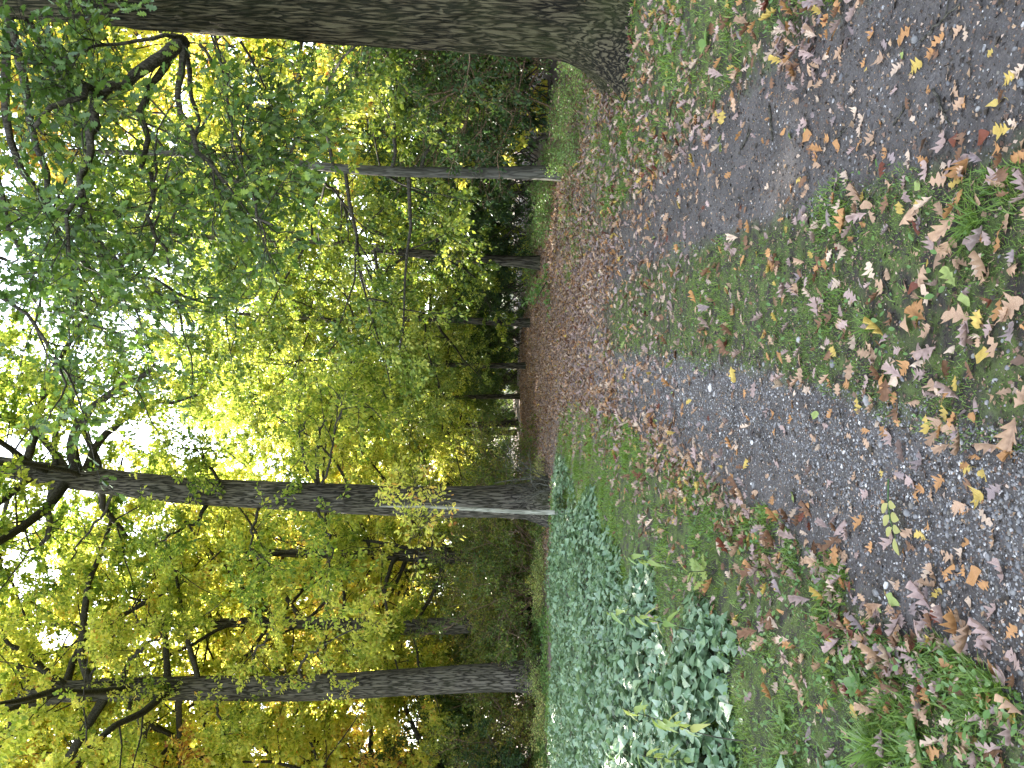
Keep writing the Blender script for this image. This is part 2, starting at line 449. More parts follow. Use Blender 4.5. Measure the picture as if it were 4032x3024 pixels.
def auto_limbs(rs, pts, rad, z0, Rc, n, up0=.10, up1=1.2, lift=.03, az=None):
    s = np.asarray(pts); z1 = s[-1, 2]
    hz = z0 + (z1 - z0) * (np.arange(n) + rs.random(n)) / n
    p = np.stack([np.interp(hz, s[:, 2], s[:, c]) for c in range(3)], 1)
    h = (hz - z0) / (z1 - z0)
    ang = np.arange(n) * 2.39996 + rs.normal(0, .5, n) if az is None else rs.uniform(az[0], az[1], n)
    el = up0 + (up1 - up0) * h ** 1.3 + rs.normal(0, .15, n)
    L = Rc * (.5 + .62 * np.sin(np.pi * np.clip(h * .78 + .2, 0, 1))) * rs.uniform(.7, 1.2, n)
    d = np.stack([np.cos(ang) * np.cos(el), np.sin(ang) * np.cos(el), np.sin(el)], 1)
    limbs = grow(p, d, L, 8, .18, lift, rs)
    r0 = np.minimum(np.interp(hz, s[:, 2], rad) * .45, L * .016 + .012)
    return limbs, r0


def build_tree(name, base, trunk_pts, trunk_rad, seed, mat, limbs=(), auto=None, season=.5, k=18, flare=.6, crown=None, leaf_mat=None, trunk_mesh=None, fine=None):
    """trunk_pts are world points; the Empty stands at the base."""
    rs = np.random.default_rng(seed); base = np.asarray(base, float)
    root = link(name, None, None, base)
    pts = resample(trunk_pts, 26) - base; rad = np.interp(np.linspace(0, 1, 26), np.linspace(0, 1, len(trunk_rad)), trunk_rad)
    if trunk_mesh is None:
        V, F = trunk_tube(pts, rad, k, flare, .45, seed); tm = mesh(name + "_trunk", V, [F], mat, True)
    else: tm = trunk_mesh
    link("trunk", tm, root)
    L_, r_ = [], []
    for lp, r0 in limbs:
        L_.append(resample(np.asarray(lp) - base, 14 if auto is None else 14)); r_.append(r0)
    wood, leaves = [], []
    c = dict(nsub=8, ntw=7, nleaf=60); c.update(crown or {})
    if L_:
        Lx = np.stack(L_); rx = np.array(r_)
        # natural crookedness
        amp = np.linspace(0, 1, 14)[None, :, None] * .10
        Lx = Lx + amp * rs.normal(0, 1, Lx.shape) * np.array([1, 1, .8])
        wood.append(tubes(Lx, rx[:, None] * np.linspace(1, .28, 14)[None], 8))
        w2, lv = crown_parts(rs, Lx, rx, **{**c, **(fine or {})})
        wood += w2; leaves.append(lv)
    if auto:
        Lm, rm = auto_limbs(rs, pts, rad, **auto)
        wood.append(tubes(Lm, rm[:, None] * np.linspace(1, .25, 8)[None], 6))
        w2, lv = crown_parts(rs, Lm, rm, **c)
        wood += w2; leaves.append(lv)
    V, F = join(wood)
    link("branches", mesh(name + "_branches", V, [F], M_TWIG, True), root)
    o = 0; Vs, Fs, rn = [], {}, []
    for V, Fl, at in leaves:
        for f in Fl: Fs.setdefault(f.shape[1], []).append(f + o)
        Vs.append(V); rn.append(at["rnd"][1]); o += len(V)
    cr = link("crown", mesh(name + "_crown", np.concatenate(Vs), [np.concatenate(v) for v in Fs.values()], leaf_mat or M_OAK, False,
                            {"rnd": ('POINT', np.concatenate(rn))}), root)
    cr["season"] = season
    return root


def set_season(o, s):
    for c in o.children:
        if c.name.startswith("crown") or c.name.startswith("foliage"): c["season"] = s


# --- the big oak beside the path, its trunk cut by the picture's edge
def near_oak():
    c0 = np.array([4.86, 9.2])
    zs = np.concatenate([np.linspace(-.15, 2.2, 150), np.linspace(2.22, 9.5, 320), np.linspace(9.6, 17, 40)])
    th = np.linspace(0, 2 * np.pi, 420, endpoint=False)
    Z, A = np.meshgrid(zs, th, indexing='ij')
    Rz = np.interp(zs, [-.2, 1.6, 3.7, 7.8, 12, 17], [.74, .70, .60, .44, .30, .12])[:, None]
    axx = np.interp(zs, [0, 1.6, 3.7, 7.8, 12, 17], [4.74, 4.72, 4.71, 4.83, 4.9, 4.85])[:, None]
    axy = c0[1] + .0 * Z
    fl = np.exp(-np.clip(Z, -.2, None) / .42)
    lob = .55 + .5 * np.cos(5 * (A - R(192))) + .25 * np.cos(3 * A + 1.0)
    rr = Rz + .86 * fl * np.clip(lob, .1, 1.6) + .10 * np.exp(-Z / 1.2)
    x = axx + rr * np.cos(A); y = axy + rr * np.sin(A)
    # deep interlaced bark ridges
    pa = np.stack([np.cos(A).ravel() * 13, np.sin(A).ravel() * 13, Z.ravel() * 2.0], 1)
    w = noise3(pa * .8, 5) - .5
    pa2 = pa + np.stack([w, -w, w * .5], 1) * 1.5
    rid = 1 - np.abs(2 * noise3(pa2 * np.array([1.35, 1.35, 1]), 11) - 1)
    rid2 = 1 - np.abs(2 * noise3(pa2 * np.array([2.9, 2.9, 2.0]), 12) - 1)
    dsp = (.040 * (1 - rid ** 1.6) + .018 * (1 - rid2) - .035).reshape(Z.shape) * (Rz / .6)
    x += dsp * np.cos(A); y += dsp * np.sin(A)
    base = np.array([4.74, 9.2, 0.0])
    V = np.stack([x.ravel(), y.ravel(), Z.ravel()], 1) - base
    n, k = Z.shape; i, j = np.meshgrid(np.arange(n - 1), np.arange(k), indexing='ij'); b = i * k
    F = np.stack([b + j, b + (j + 1) % k, b + k + (j + 1) % k, b + k + j], -1).reshape(-1, 4)
    tm = mesh("oak_trunk", V, [F], M_BARK_OLD, True)
    kn = P(398, 88, 9.1)
    lb = [([kn, P(330, 140, 8.8), P(250, 185, 8.5), P(205, 215, 8.3), P(160, 222, 8.0), P(90, 260, 7.8)], .085),
          ([P(207, 213, 8.3), P(200, 290, 8.0), P(178, 360, 7.8), P(165, 430, 7.5), P(150, 520, 7.2)], .055),
          ([kn, P(345, 150, 8.9), P(305, 200, 8.8), P(300, 290, 8.7), P(323, 350, 8.7), P(325, 440, 8.7), P(345, 510, 8.6), P(365, 580, 8.5)], .050),
          ([kn, P(390, 150, 9), P(380, 220, 8.7), P(405, 280, 8.6), P(432, 330, 8.5), P(462, 390, 8.5), P(540, 440, 8.5), P(600, 500, 8.4)], .046),
          ([P(400, 95, 9.0), P(412, 180, 9.4), P(425, 290, 9.7), P(470, 370, 9.9), P(505, 460, 10)], .036),
          ([kn, P(380, 70, 8.6), P(300, 72, 8.3), P(230, 92, 8.1), P(160, 115, 8), P(60, 130, 7.8)], .03),
          ([P(430, 95, 9.0), P(500, 180, 9.2), P(525, 260, 9.4), P(545, 340, 9.5)], .022),
          ([P(520, 90, 9.2), P(560, 160, 9.6), P(590, 240, 10), P(640, 330, 10.3)], .018),
          ([P(60, 45, 9.2), P(120, 150, 9.8), P(170, 260, 10.5), P(190, 420, 11.0), P(180, 560, 11.5)], .05),
          ([P(20, 45, 9.2), P(60, 200, 9.0), P(90, 380, 9.0), P(130, 520, 9.0), P(230, 640, 9.2)], .06),
          ([P(20, 45, 9.4), P(0, 250, 10), P(60, 420, 10.5), P(190, 520, 11), P(330, 610, 11.6), P(450, 660, 12.0)], .06),
          ([P(-60, 60, 9.3), P(-40, 300, 10), P(30, 520, 11), P(120, 640, 11.5), P(260, 720, 12)], .06),
          ([P(-160, 60, 9.3), P(-140, 300, 9), P(-40, 560, 9), P(60, 720, 9), P(120, 800, 9)], .06)]
    tp = np.array([[4.74, 9.2, 0], [4.72, 9.2, 1.6], [4.71, 9.2, 3.7], [4.83, 9.2, 7.8], [4.9, 9.2, 12], [4.85, 9.2, 17]])
    t = build_tree("oak_tree", base, tp, [.74, .70, .6, .44, .3, .12], 21, M_BARK_OLD, lb, dict(z0=10.5, Rc=6.0, n=16, up0=.3), .17,
                   crown=dict(nsub=8, ntw=6, nleaf=34, size=.13), fine=dict(nsub=10, ntw=6, nleaf=12, size=.11, tpl=OAK_LO, tw_len=.75, tmin=.55), trunk_mesh=tm, leaf_mat=M_OAK_SHADED)
    return t


t = near_oak()
tag(t, "massive old oak with furrowed bark and a mossy flared root beside the earth track", "tree")


def near_z(x, d): return 1.6 + (1955 - 1.8228 * x) / FPX * d


# --- the tall oak left of the path
d = 21.7
B = P(1195, 1083, d); B[2] = 0
tp = [B, P(1050, 1083, d), P(900, 1085, d), P(750, 1078, d), P(600, 1070, d), P(400, 1061, d), P(300, 1050, d), P(200, 1036, d), P(100, 1024, d), P(0, 1008, d), P(-150, 980, d), P(-300, 960, d)]
lb = [([P(165, 1012, d), P(150, 975, d - .4), P(165, 920, d - 1), P(190, 880, d - 1.5), P(280, 820, d - 2), P(370, 785, d - 2.5)], .17),
      ([P(190, 895, d - 1.3), P(215, 860, d - 1.2), P(262, 840, d - 1.0), P(300, 800, d - .8)], .07),
      ([P(185, 1018, d), P(205, 962, d + .4), P(250, 912, d + .9), P(330, 868, d + 1.6), P(420, 850, d + 2)], .13),
      ([P(120, 1012, d), P(115, 940, d - 1), P(160, 850, d - 2), P(150, 760, d - 3)], .09),
      ([P(480, 1050, d), P(452, 1005, d - .6), P(440, 985, d - .9), P(400, 960, d - 1.2)], .06),
      ([P(690, 1055, d), P(680, 1000, d - .5), P(692, 930, d - 1), P(740, 850, d - 1.6), P(770, 790, d - 2)], .06),
      ([P(690, 1055, d), P(655, 1005, d - .9), P(650, 960, d - 1.4), P(660, 900, d - 2)], .045),
      ([P(690, 1055, d), P(715, 1000, d - .9), P(720, 920, d - 2), P(790, 850, d - 3)], .04),
      ([P(450, 1085, d), P(420, 1130, d - .8), P(380, 1150, d - 1.5), P(330, 1190, d - 2)], .07),
      ([P(680, 1090, d), P(700, 1130, d - 1), P(720, 1190, d - 1.8), P(700, 1260, d - 2.2)], .05),
      ([P(560, 1090, d), P(540, 1170, d - 1.6), P(560, 1250, d - 2.5)], .05),
      ([P(250, 1055, d), P(210, 1130, d + .8), P(150, 1200, d + 1.4), P(120, 1270, d + 1.5)], .05)]
mid_oak = build_tree("oak_tree", B, tp, [.47, .45, .43, .42, .41, .39, .37, .35, .32, .27, .18, .05], 31, M_BARK, lb, dict(z0=12.5, Rc=7.2, n=26, up0=.2), .46,
                     crown=dict(nsub=8, ntw=7, nleaf=52, size=.14), fine=dict(nsub=9, ntw=6, nleaf=24, size=.12, tmin=.45), flare=.55, k=28)
tag(mid_oak, "tall oak with a bowed dark trunk between the ground cover and the path", "tree")
# suckers at its foot
rs = np.random.default_rng(5); st = np.stack([B + np.array([rs.uniform(.1, .75), rs.uniform(-.9, -.3), 0]) - B for _ in range(16)])
dd = rs.normal(0, .45, (16, 3)); dd[:, 2] = 1; dd[:, 0] += .3
sk = grow(st, dd, rs.uniform(.7, 2.2, 16), 7, .25, .02, rs)
V1 = tubes(sk, np.linspace(.02, .006, 7)[None] * rs.uniform(.6, 1.4, (16, 1)), 5)
i2 = np.repeat(np.arange(16), 7); p2, t2 = sample(sk, i2, rs.uniform(.3, 1, len(i2)))
tw2 = grow(p2, t2 * .5 + rs.normal(0, .6, (len(i2), 3)), rs.uniform(.3, .8, len(i2)), 4, .3, 0, rs)
V2 = tubes(tw2, np.ones((len(i2), 1)) * np.array([[.005, .004, .003, .002]]), 3)
V, F = join([V1, V2]); link("suckers", mesh("oak_suckers", V, [F], M_BARK_THIN, True), mid_oak)

# --- thin pale sapling in front of it
ds = 16.6
B = P(1228, 1107, ds); B[2] = gz1(B[0], B[1])
tp = [B, P(1120, 1106, ds), P(1040, 1101, ds), P(970, 1097, ds), P(900, 1094, ds), P(820, 1094, ds)]
lb = [([P(985, 1098, ds), P(960, 1080, ds), P(930, 1062, ds), P(880, 1050, ds)], .014), ([P(960, 1098, ds), P(930, 1125, ds), P(900, 1150, ds), P(880, 1190, ds)], .014),
      ([P(900, 1095, ds), P(870, 1060, ds), P(850, 1030, ds)], .010), ([P(920, 1095, ds), P(905, 1140, ds - .5), P(920, 1195, ds - .8)], .010)]
t = build_tree("sapling", B, tp, [.050, .046, .042, .036, .03, .014], 41, M_PALE, lb, None, .70, k=8, flare=.1, crown=dict(nsub=6, ntw=4, nleaf=9, size=.10, tpl=OAK_LO, sub_len=.5, tw_len=.4))
tag(t, "thin pale grey sapling with withered tan leaves in front of the bowed oak", "tree")

# --- the oak at the far left of the path
d = 25.0
B = P(1170, 1460, d); B[2] = 0
tp = [B, P(1050, 1463, d), P(900, 1472, d), P(700, 1486, d), P(550, 1487, d), P(400, 1486, d), P(250, 1489, d), P(140, 1495, d), P(0, 1492, d), P(-200, 1490, d), P(-330, 1480, d)]
lb = [([P(150, 1492, d), P(110, 1460, d - .3), P(80, 1432, d - .5), P(40, 1395, d - .6), P(-20, 1360, d - .8)], .15),
      ([P(140, 1505, d), P(110, 1520, d), P(60, 1522, d), P(0, 1524, d), P(-120, 1560, d)], .14),
      ([P(262, 1480, d), P(272, 1440, d - .5), P(300, 1405, d - 1), P(350, 1370, d - 1.4)], .10),
      ([P(200, 1478, d), P(195, 1455, d), P(220, 1420, d - .4), P(250, 1380, d - .6)], .05),
      ([P(295, 1500, d), P(310, 1530, d - .4), P(335, 1560, d - .8), P(300, 1620, d - 1)], .08),
      ([P(480, 1495, d), P(470, 1540, d - .8), P(500, 1600, d - 1.6)], .06),
      ([P(560, 1480, d), P(540, 1420, d - 1), P(600, 1350, d - 2)], .06),
      ([P(660, 1480, d), P(640, 1440, d - .8), P(690, 1390, d - 1.8), P(790, 1340, d - 2)], .06)]
left_oak = build_tree("oak_tree", B, tp, [.46, .44, .42, .42, .39, .38, .36, .34, .24, .16, .05], 51, M_BARK, lb, dict(z0=11, Rc=7.2, n=28, up0=.1), .62,
                      crown=dict(nsub=8, ntw=7, nleaf=52, size=.14), fine=dict(nsub=10, ntw=6, nleaf=26, size=.12, tmin=.4), flare=.5, k=28)
tag(left_oak, "straight grey oak forking high up, rising behind the bluish ground cover", "tree")

# --- slender trees along the path's right-hand side
ROW = [(1228, 373, 17.1, [(1100, 373), (900, 372), (760, 367), (650, 355), (540, 345), (400, 330), (250, 330), (60, 320)], .15, 5.6,
        "slender straight grey tree growing from low green plants beside the leaf carpet", .42),
       (1175, 567, 25.9, [(1080, 563), (1000, 557), (870, 545), (770, 530), (650, 515), (500, 520), (350, 500), (200, 500)], .19, 6.2,
        "slim dark tree leaning and forking above a fallen green branch on the leaf carpet", .40),
       (1150, 697, 33, [(1050, 695), (940, 688), (890, 685), (830, 697), (790, 700), (700, 690), (550, 680), (400, 670)], .165, 6.0,
        "crooked dark trunk with a kink at mid height, half hidden by hanging leaves", .45),
       (1142, 790, 38, [(1050, 790), (950, 788), (830, 788), (700, 780), (550, 775), (420, 770)], .14, 6.5,
        "thin brown trunk with one drooping bough where the path starts to bend", .50),
       (1128, 857, 47, [(1050, 856), (950, 860), (850, 858), (700, 850), (560, 840)], .15, 7.5,
        "very thin straight trunk in the bend of the path", .55),
       (1118, 915, 54, [(1050, 917), (960, 920), (880, 922), (740, 925), (620, 920)], .24, 7.5,
        "dark double looking trunk with a wide foot at the inside of the path bend", .50),
       (1112, 934, 60, [(1050, 935), (960, 936), (880, 936), (760, 940), (660, 940)], .22, 9.0,
        "dark straight trunk silhouetted against the pale light at the end of the path", .55)]
for n, (bx, by, dd_, pl, r0, zc, lab, sea) in enumerate(ROW):
    B = P(bx, by, dd_); B[2] = gz1(B[0], B[1])
    tp = [B] + [P(a, b, dd_) for a, b in pl]
    rad = list(np.linspace(1.0, .25, len(tp)) * r0)
    lb = []
    if n == 1: lb = [([P(870, 547, dd_), P(840, 520, dd_), P(790, 480, dd_), P(740, 450, dd_)], .07), ([P(880, 550, dd_), P(850, 575, dd_), P(800, 600, dd_)], .06)]
    if n == 3: lb = [([P(930, 790, dd_), P(945, 805, dd_ - .3), P(920, 830, dd_ - .6), P(890, 850, dd_ - .8)], .05)]
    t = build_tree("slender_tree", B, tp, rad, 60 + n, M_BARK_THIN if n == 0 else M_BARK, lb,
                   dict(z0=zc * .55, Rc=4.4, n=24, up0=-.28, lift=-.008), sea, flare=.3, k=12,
                   crown=dict(nsub=7, ntw=6, nleaf=44, size=.115 if n < 3 else .14), fine=dict(nleaf=14), leaf_mat=M_OAK_SHADED if n < 4 else M_OAK)
    tag(t, lab, "tree", "slender trees lining the path")

# --- woodland trees behind: three kinds, copied
def proto_tree(seed, H, Rc, z0, r0, n, lean, up0, lift, mat=M_BARK, leaf=.15, nleaf=42):
    rs_ = np.random.default_rng(seed); zz = np.linspace(0, H, 9)
    tp = np.stack([np.cumsum(rs_.normal(0, .12, 9)) + lean * zz, np.cumsum(rs_.normal(0, .12, 9)), zz], 1); tp[0, :2] = 0
    return build_tree("woodland_tree", (0, 0, 0), tp, list(np.linspace(1, .1, 9) * r0), seed, mat, (), dict(z0=z0, Rc=Rc, n=n, up0=up0, lift=lift), .6, k=12,
                      crown=dict(nsub=8, ntw=7, nleaf=nleaf, size=leaf))


PROTO = [proto_tree(101, 19, 6.0, 3.0, .34, 24, .01, .0, .02), proto_tree(102, 22, 5.2, 5.0, .38, 26, -.01, .15, .03), proto_tree(103, 14, 5.2, 1.8, .20, 22, .02, -.1, .0, leaf=.14)]
WOODS = [  # x, y, kind, scale, season, label
    (-15.6, 28.0, 1, 1.05, .52, "tall green gold tree crowding the outer side of the grey forked oak"),
    (-9.2, 30.5, 1, 1.0, .50, "tall tree filling the gap above the arching thicket, behind both big oaks"),
    (-16.0, 31.5, 0, 1.2, .58, "tall spreading tree behind the outer edge of the ground cover"),
    (-7.4, 34.0, 0, 1.0, .50, "tree with spreading boughs behind the bowed oak's trunk"),
    (-19.0, 23.0, 0, 1.1, .55, "broad tree standing farthest out beside the ground cover"),
    (-10.5, 43.0, 0, 1.15, .60, "spreading gold tree two rows behind the arching thicket"),
    (-14.5, 47.0, 1, 1.15, .62, "tall tree three rows behind the grey forked oak"),
    (-22.5, 46.0, 1, 1.15, .62, "tall tree far behind the broad tree at the outer edge"),
    (-30.0, 44.0, 1, 1.2, .60, "outermost tall tree deep in the wood"),
    (-13.0, 62.0, 0, 1.3, .60, "wide tree beyond the outer side of the path bend"),
    (-20.0, 70.0, 1, 1.3, .60, "tall tree far beyond the outer side of the path bend"),
    (-9.0, 108.0, 0, 1.4, .50, "large tree directly behind the sunlit end of the path"),
    (-7.9, 59.0, 1, 1.12, .50, "tall tree leaning over the path's bend from the outer side"),
    (-2.9, 64.5, 1, 1.12, .50, "tall tree over the dark straight trunks at the path bend"),
    (0.4, 56.0, 0, 1.1, .48, "leafy tree directly above the dark double looking trunk"),
    (-12.6, 34, 1, 1.0, .55, "dark trunked oak half hidden just behind the straight grey forked oak"),
    (-17.5, 27, 0, 1.0, .68, "golden green tree at the outer edge behind the ground cover"),
    (-15.5, 41, 2, 1.15, .66, "low yellow green tree behind the arching thicket, nearest the grey forked oak"),
    (-8.2, 38, 2, 1.1, .50, "low leafy tree behind the thicket between the two big oaks"),
    (-6.9, 47, 0, .95, .46, "round yellowing tree just past the bowed oak"),
    (-11.8, 52, 1, .95, .70, "tall golden tree rising behind the thicket between the two big oaks"),
    (-20.5, 40, 1, 1.05, .72, "tall amber tree behind the golden green one"),
    (-25, 33, 0, 1.0, .64, "broad yellow green tree, outermost in the wood beside the ground cover"),
    (-18.5, 56, 1, 1.1, .72, "tall pale golden tree deep in the wood behind the grey forked oak"),
    (-27, 52, 0, 1.15, .70, "wide golden tree deep in the wood, farthest from the path"),
    (-10.6, 66, 0, 1.0, .66, "yellow tree leaning over the far end of the path from the ground cover side"),
    (-25, 80, 1, 1.1, .66, "tall tree far out beyond the path's far bend"),
    (-3.6, 112, 0, 1.15, .62, "bright yellow green tree beyond the sunlit end of the path"),
    (-5.2, 98, 2, 1.3, .58, "low bright tree beyond the pale end of the path"),
    (-2.0, 84, 0, 1.1, .60, "sunlit tree beyond the dark trunks at the path bend"),
    (2.5, 70, 1, 1.0, .58, "tall yellow green tree above the bend of the path"),
    (3.4, 52, 2, 1.2, .52, "green tree behind the thin brown trunk with a drooping bough"),
    (8.0, 60, 0, 1.1, .56, "broad tree behind the crooked dark trunk"),
    (7.0, 43, 2, 1.2, .48, "dense green tree behind the crooked dark trunk's hanging leaves"),
    (8.6, 34, 2, 1.1, .40, "dark leafy tree behind the slim leaning tree"),
    (12.5, 45, 0, 1.05, .55, "wide tree behind the slim leaning tree, deep in the wood"),
    (10.4, 24.5, 2, 1.0, .60, "bushy tree behind the straight slender grey tree"),
    (14.5, 31, 0, 1.0, .74, "orange tinted tree behind the brown twiggy bush"),
    (12.5, 17.5, 2, 1.1, .70, "yellowing tree seen through the massive oak's lowest boughs"),
    (19, 40, 1, 1.1, .72, "tall golden tree deep behind the massive oak"),
    (18.5, 25, 1, 1.0, .74, "tall yellow tree behind the massive oak's branches"),
    (15, 60, 1, 1.15, .62, "tall far tree above the slim leaning tree"),
    (-3.8, 120, 1, 1.2, .55, "far tall tree straight behind the lit clearing"),
    (-14, 118, 1, 1.2, .58, "far tall tree beyond the clearing, on the ground cover side"),
    (8, 105, 0, 1.2, .58, "far broad tree beyond the path bend, on the leaf carpet side"),
]
used = set()
for x, y, kd, sc, sea, lab in WOODS:
    o = PROTO[kd] if kd not in used else copy_tree(PROTO[kd]); used.add(kd)
    o.location = (x, y, gz1(x, y) - .05); sc *= .82 if (x < -9 and 40 < y < 80) else 1
    o.scale = (sc, sc, sc * random.uniform(.94, 1.08)); o.rotation_euler[2] = random.uniform(0, 6.28)
    tag(o, lab, "tree", "trees of the wood behind the path"); set_season(o, sea + (.12 if x < -5 else .03) + random.uniform(-.04, .04))  # extra season left of the path brightens leaf colour in place of stronger sun


# ------------------------------------------------------------------ shrubs
def build_shrub(name, seed, nst, H, Rr, nsub, ntw, nleaf, size, tpl, mat, wmat, arch=-.05, r0=.018, tw_len=.45, tmin=.25, part="foliage"):
    rs = np.random.default_rng(seed)
    root = link(name, None, None, (0, 0, 0))
    a = rs.uniform(0, 2 * np.pi, nst); rr = np.sqrt(rs.random(nst)) * Rr * .45
    st = np.stack([rr * np.cos(a), rr * np.sin(a), np.zeros(nst) - .05], 1)
    d = np.stack([np.cos(a) * .55, np.sin(a) * .55, np.ones(nst)], 1) + rs.normal(0, .22, (nst, 3))
    L = H * rs.uniform(.7, 1.25, nst)
    stems = grow(st, d, L, 9, .13, arch, rs)
    stem_t = tubes(stems, np.linspace(1, .3, 9)[None] * r0 * rs.uniform(.6, 1.4, (nst, 1)), 5)
    wood, lv = crown_parts(rs, stems, None, nsub=nsub, ntw=ntw, nleaf=nleaf, size=size, tpl=tpl, sub_len=.36, tw_len=tw_len, tmin=tmin)
    V, F = join([stem_t] + wood)
    link("stems", mesh(name + "_stems", V, [F], wmat, True), root)
    f = link(part, mesh(name + "_foliage", lv[0], lv[1], mat, False, lv[2]), root); f["season"] = .3
    return root


SH = {
    'dark': build_shrub("dark_shrub", 201, 16, 3.6, 2.4, 7, 6, 34, .085, KITE, M_SHRUB, M_TWIG),
    'brown': build_shrub("brown_twiggy_shrub", 202, 90, 4.0, 2.6, 5, 5, 13, .075, OVAL, M_SHRUB, M_BROWN, r0=.016, tmin=.5),
    'arch': build_shrub("arching_shrub", 203, 46, 3.4, 3.2, 6, 5, 16, .085, KITE, M_SHRUB, M_BROWN, arch=-.13, r0=.016),
    'low': build_shrub("low_plant", 204, 26, .75, 1.7, 4, 3, 9, .060, OVAL, M_HERB, M_BROWN, r0=.006, tw_len=.18, tmin=.15),
}
SHRUBS = [  # kind, x, y, scale, zscale, season, label
    ('brown', 8.9, 14.6, 1.05, 1.05, .28, "brown twiggy bush with few leaves beside the massive oak's root"),
    ('brown', 9.3, 19.0, 1.1, 1.05, .22, "brown twiggy bush behind the straight slender grey tree"),
    ('brown', 10.8, 17.0, 1.2, 1.1, .45, "tall brown twiggy bush behind the first two, catching some sun"),
    ('dark', 7.5, 22.8, 1.25, 1.2, .08, "dense dark green bush to the left of the straight slender grey tree"),
    ('dark', 9.9, 20.8, 1.25, 1.25, .25, "tall green bush behind the brown twiggy bushes"),
    ('dark', 7.5, 28.0, 1.3, 1.2, .12, "dark bush behind the slim leaning tree"),
    ('dark', 6.6, 33.0, 1.2, 1.0, .22, "dark bush between the leaning tree and the crooked trunk"),
    ('dark', 6.0, 39.0, 1.3, 1.1, .34, "green bush behind the crooked dark trunk"),
    ('dark', 3.6, 43.5, 1.2, 1.1, .38, "green bush behind the thin brown trunk"),
    ('dark', 1.8, 50.0, 1.2, 1.2, .42, "bush in the inside of the path bend"),
    ('dark', -.4, 57.0, 1.2, 1.2, .40, "bush behind the dark double looking trunk"),
    ('dark', -2.2, 66.0, 1.2, 1.0, .45, "bush at the inner edge of the path's far bend"),
    ('dark', 2.6, 60.0, 1.6, 1.2, .40, "bush behind the very thin straight trunk"),
    ('dark', 5.6, 52.0, 1.7, 1.2, .38, "wide bush far behind the thin brown trunk"),
    ('dark', 9.6, 47.0, 1.8, 1.2, .36, "wide bush far behind the slim leaning tree"),
    ('dark', 1.0, 76.0, 2.0, 1.3, .42, "wide bush far behind the dark straight trunks"),
    ('dark', 10.5, 29.0, 1.6, 1.3, .30, "large bush deep in the wood behind the slim leaning tree"),
    ('dark', 12.0, 37.0, 1.8, 1.3, .36, "large bush far behind the crooked dark trunk"),
    ('dark', 12.2, 21.5, 1.5, 1.4, .50, "yellowish bush far behind the brown twiggy bushes"),
    ('arch', -6.8, 27.2, 1.05, .95, .62, "arching thicket with bare brown stems beside the straight grey forked oak"),
    ('arch', -5.0, 30.5, 1.0, 1.0, .66, "arching olive thicket just left of the bowed oak's trunk"),
    ('arch', -8.6, 32.0, 1.2, 1.15, .70, "second arching thicket behind the first, beside the grey forked oak"),
    ('arch', -12.5, 28.6, 1.1, .9, .70, "arching thicket on the outer side of the grey forked oak"),
    ('dark', -14.6, 24.5, 1.0, .75, .10, "dark low bush at the outer edge behind the ground cover"),
    ('arch', -17.0, 29.0, 1.2, 1.1, .74, "yellow arching thicket behind the dark low bush"),
    ('dark', -11.0, 37.0, 1.4, 1.2, .60, "olive bush behind the arching thickets, centre of the gap between the big oaks"),
    ('dark', -6.4, 40.0, 1.2, 1.1, .55, "olive bush behind the bowed oak"),
    ('dark', -21.0, 33.0, 1.5, 1.3, .72, "yellow green bush deep in the wood, farthest from the path"),
    ('dark', -8.6, 52.0, 1.2, 1.0, .40, "bush at the outer side of the path bend, past the bowed oak"),
    ('dark', -9.2, 88.0, 1.2, .8, .05, "blue green bush at the sunlit end of the path"),
    ('dark', -12.6, 92.0, 1.8, 1.3, .35, "bush behind the blue green one at the end of the path"),
    ('dark', -7.0, 104.0, 2.0, 1.6, .30, "large bush closing the far end of the path"),
    ('dark', -2.8, 100.0, 2.0, 1.5, .34, "large bush right of the far end of the path"),
    ('dark', -16.5, 26.0, 1.0, .8, .12, "second dark low bush further out behind the ground cover"),
    ('dark', -14.5, 33.5, 1.4, 1.3, .45, "tall bush behind the outer arching thicket"),
    ('dark', -19.5, 37.0, 1.6, 1.4, .55, "tall bush behind the yellow arching thicket"),
    ('dark', -26.0, 38.0, 1.8, 1.5, .60, "tall bush at the outer end of the wood"),
    ('dark', -15.0, 44.0, 1.8, 1.4, .60, "large bush two rows behind the outer arching thicket"),
    ('low', 4.75, 14.0, .7, .8, .45, "low leafy plant by the root of the massive oak"),
    ('low', 5.15, 16.2, .7, .7, .40, "low leafy plant at the foot of the straight slender tree"),
    ('low', 5.7, 12.4, .8, .7, .50, "low leafy plant behind the massive oak's root flare"),
    ('low', 4.9, 18.9, .9, .8, .25, "low dark plant beyond the straight slender tree"),
    ('low', 4.95, 22.5, .9, .7, .22, "low dark plant between the straight slender tree and the leaning one"),
    ('low', 4.6, 27.2, .9, .7, .22, "low dark plant at the foot of the slim leaning tree"),
    ('low', -2.85, 23.4, .6, .7, .80, "low yellowing plant at the bowed oak's foot on the path side"),
    ('low', -9.4, 22.6, 1.0, .6, .75, "low yellow plant in front of the straight grey forked oak"),
    ('low', -12.0, 21.5, 1.1, .6, .82, "low yellow plant on the outer side of the grey forked oak"),
    ('low', -6.0, 23.5, 1.0, .5, .70, "low plant among brown leaves in front of the arching thicket"),
]
used = set()
for kd, x, y, sc, zs_, sea, lab in SHRUBS:
    o = SH[kd] if kd not in used else copy_tree(SH[kd]); used.add(kd)
    o.location = (x, y, gz1(x, y)); o.scale = (sc, sc, sc * zs_); o.rotation_euler[2] = random.uniform(0, 6.28)
    tag(o, lab, "bush" if kd != 'low' else "plant", {'dark': "green bushes under the trees", 'brown': "brown twiggy bushes", 'arch': "arching thickets", 'low': "low plants beside the path"}[kd])
    set_season(o, sea)


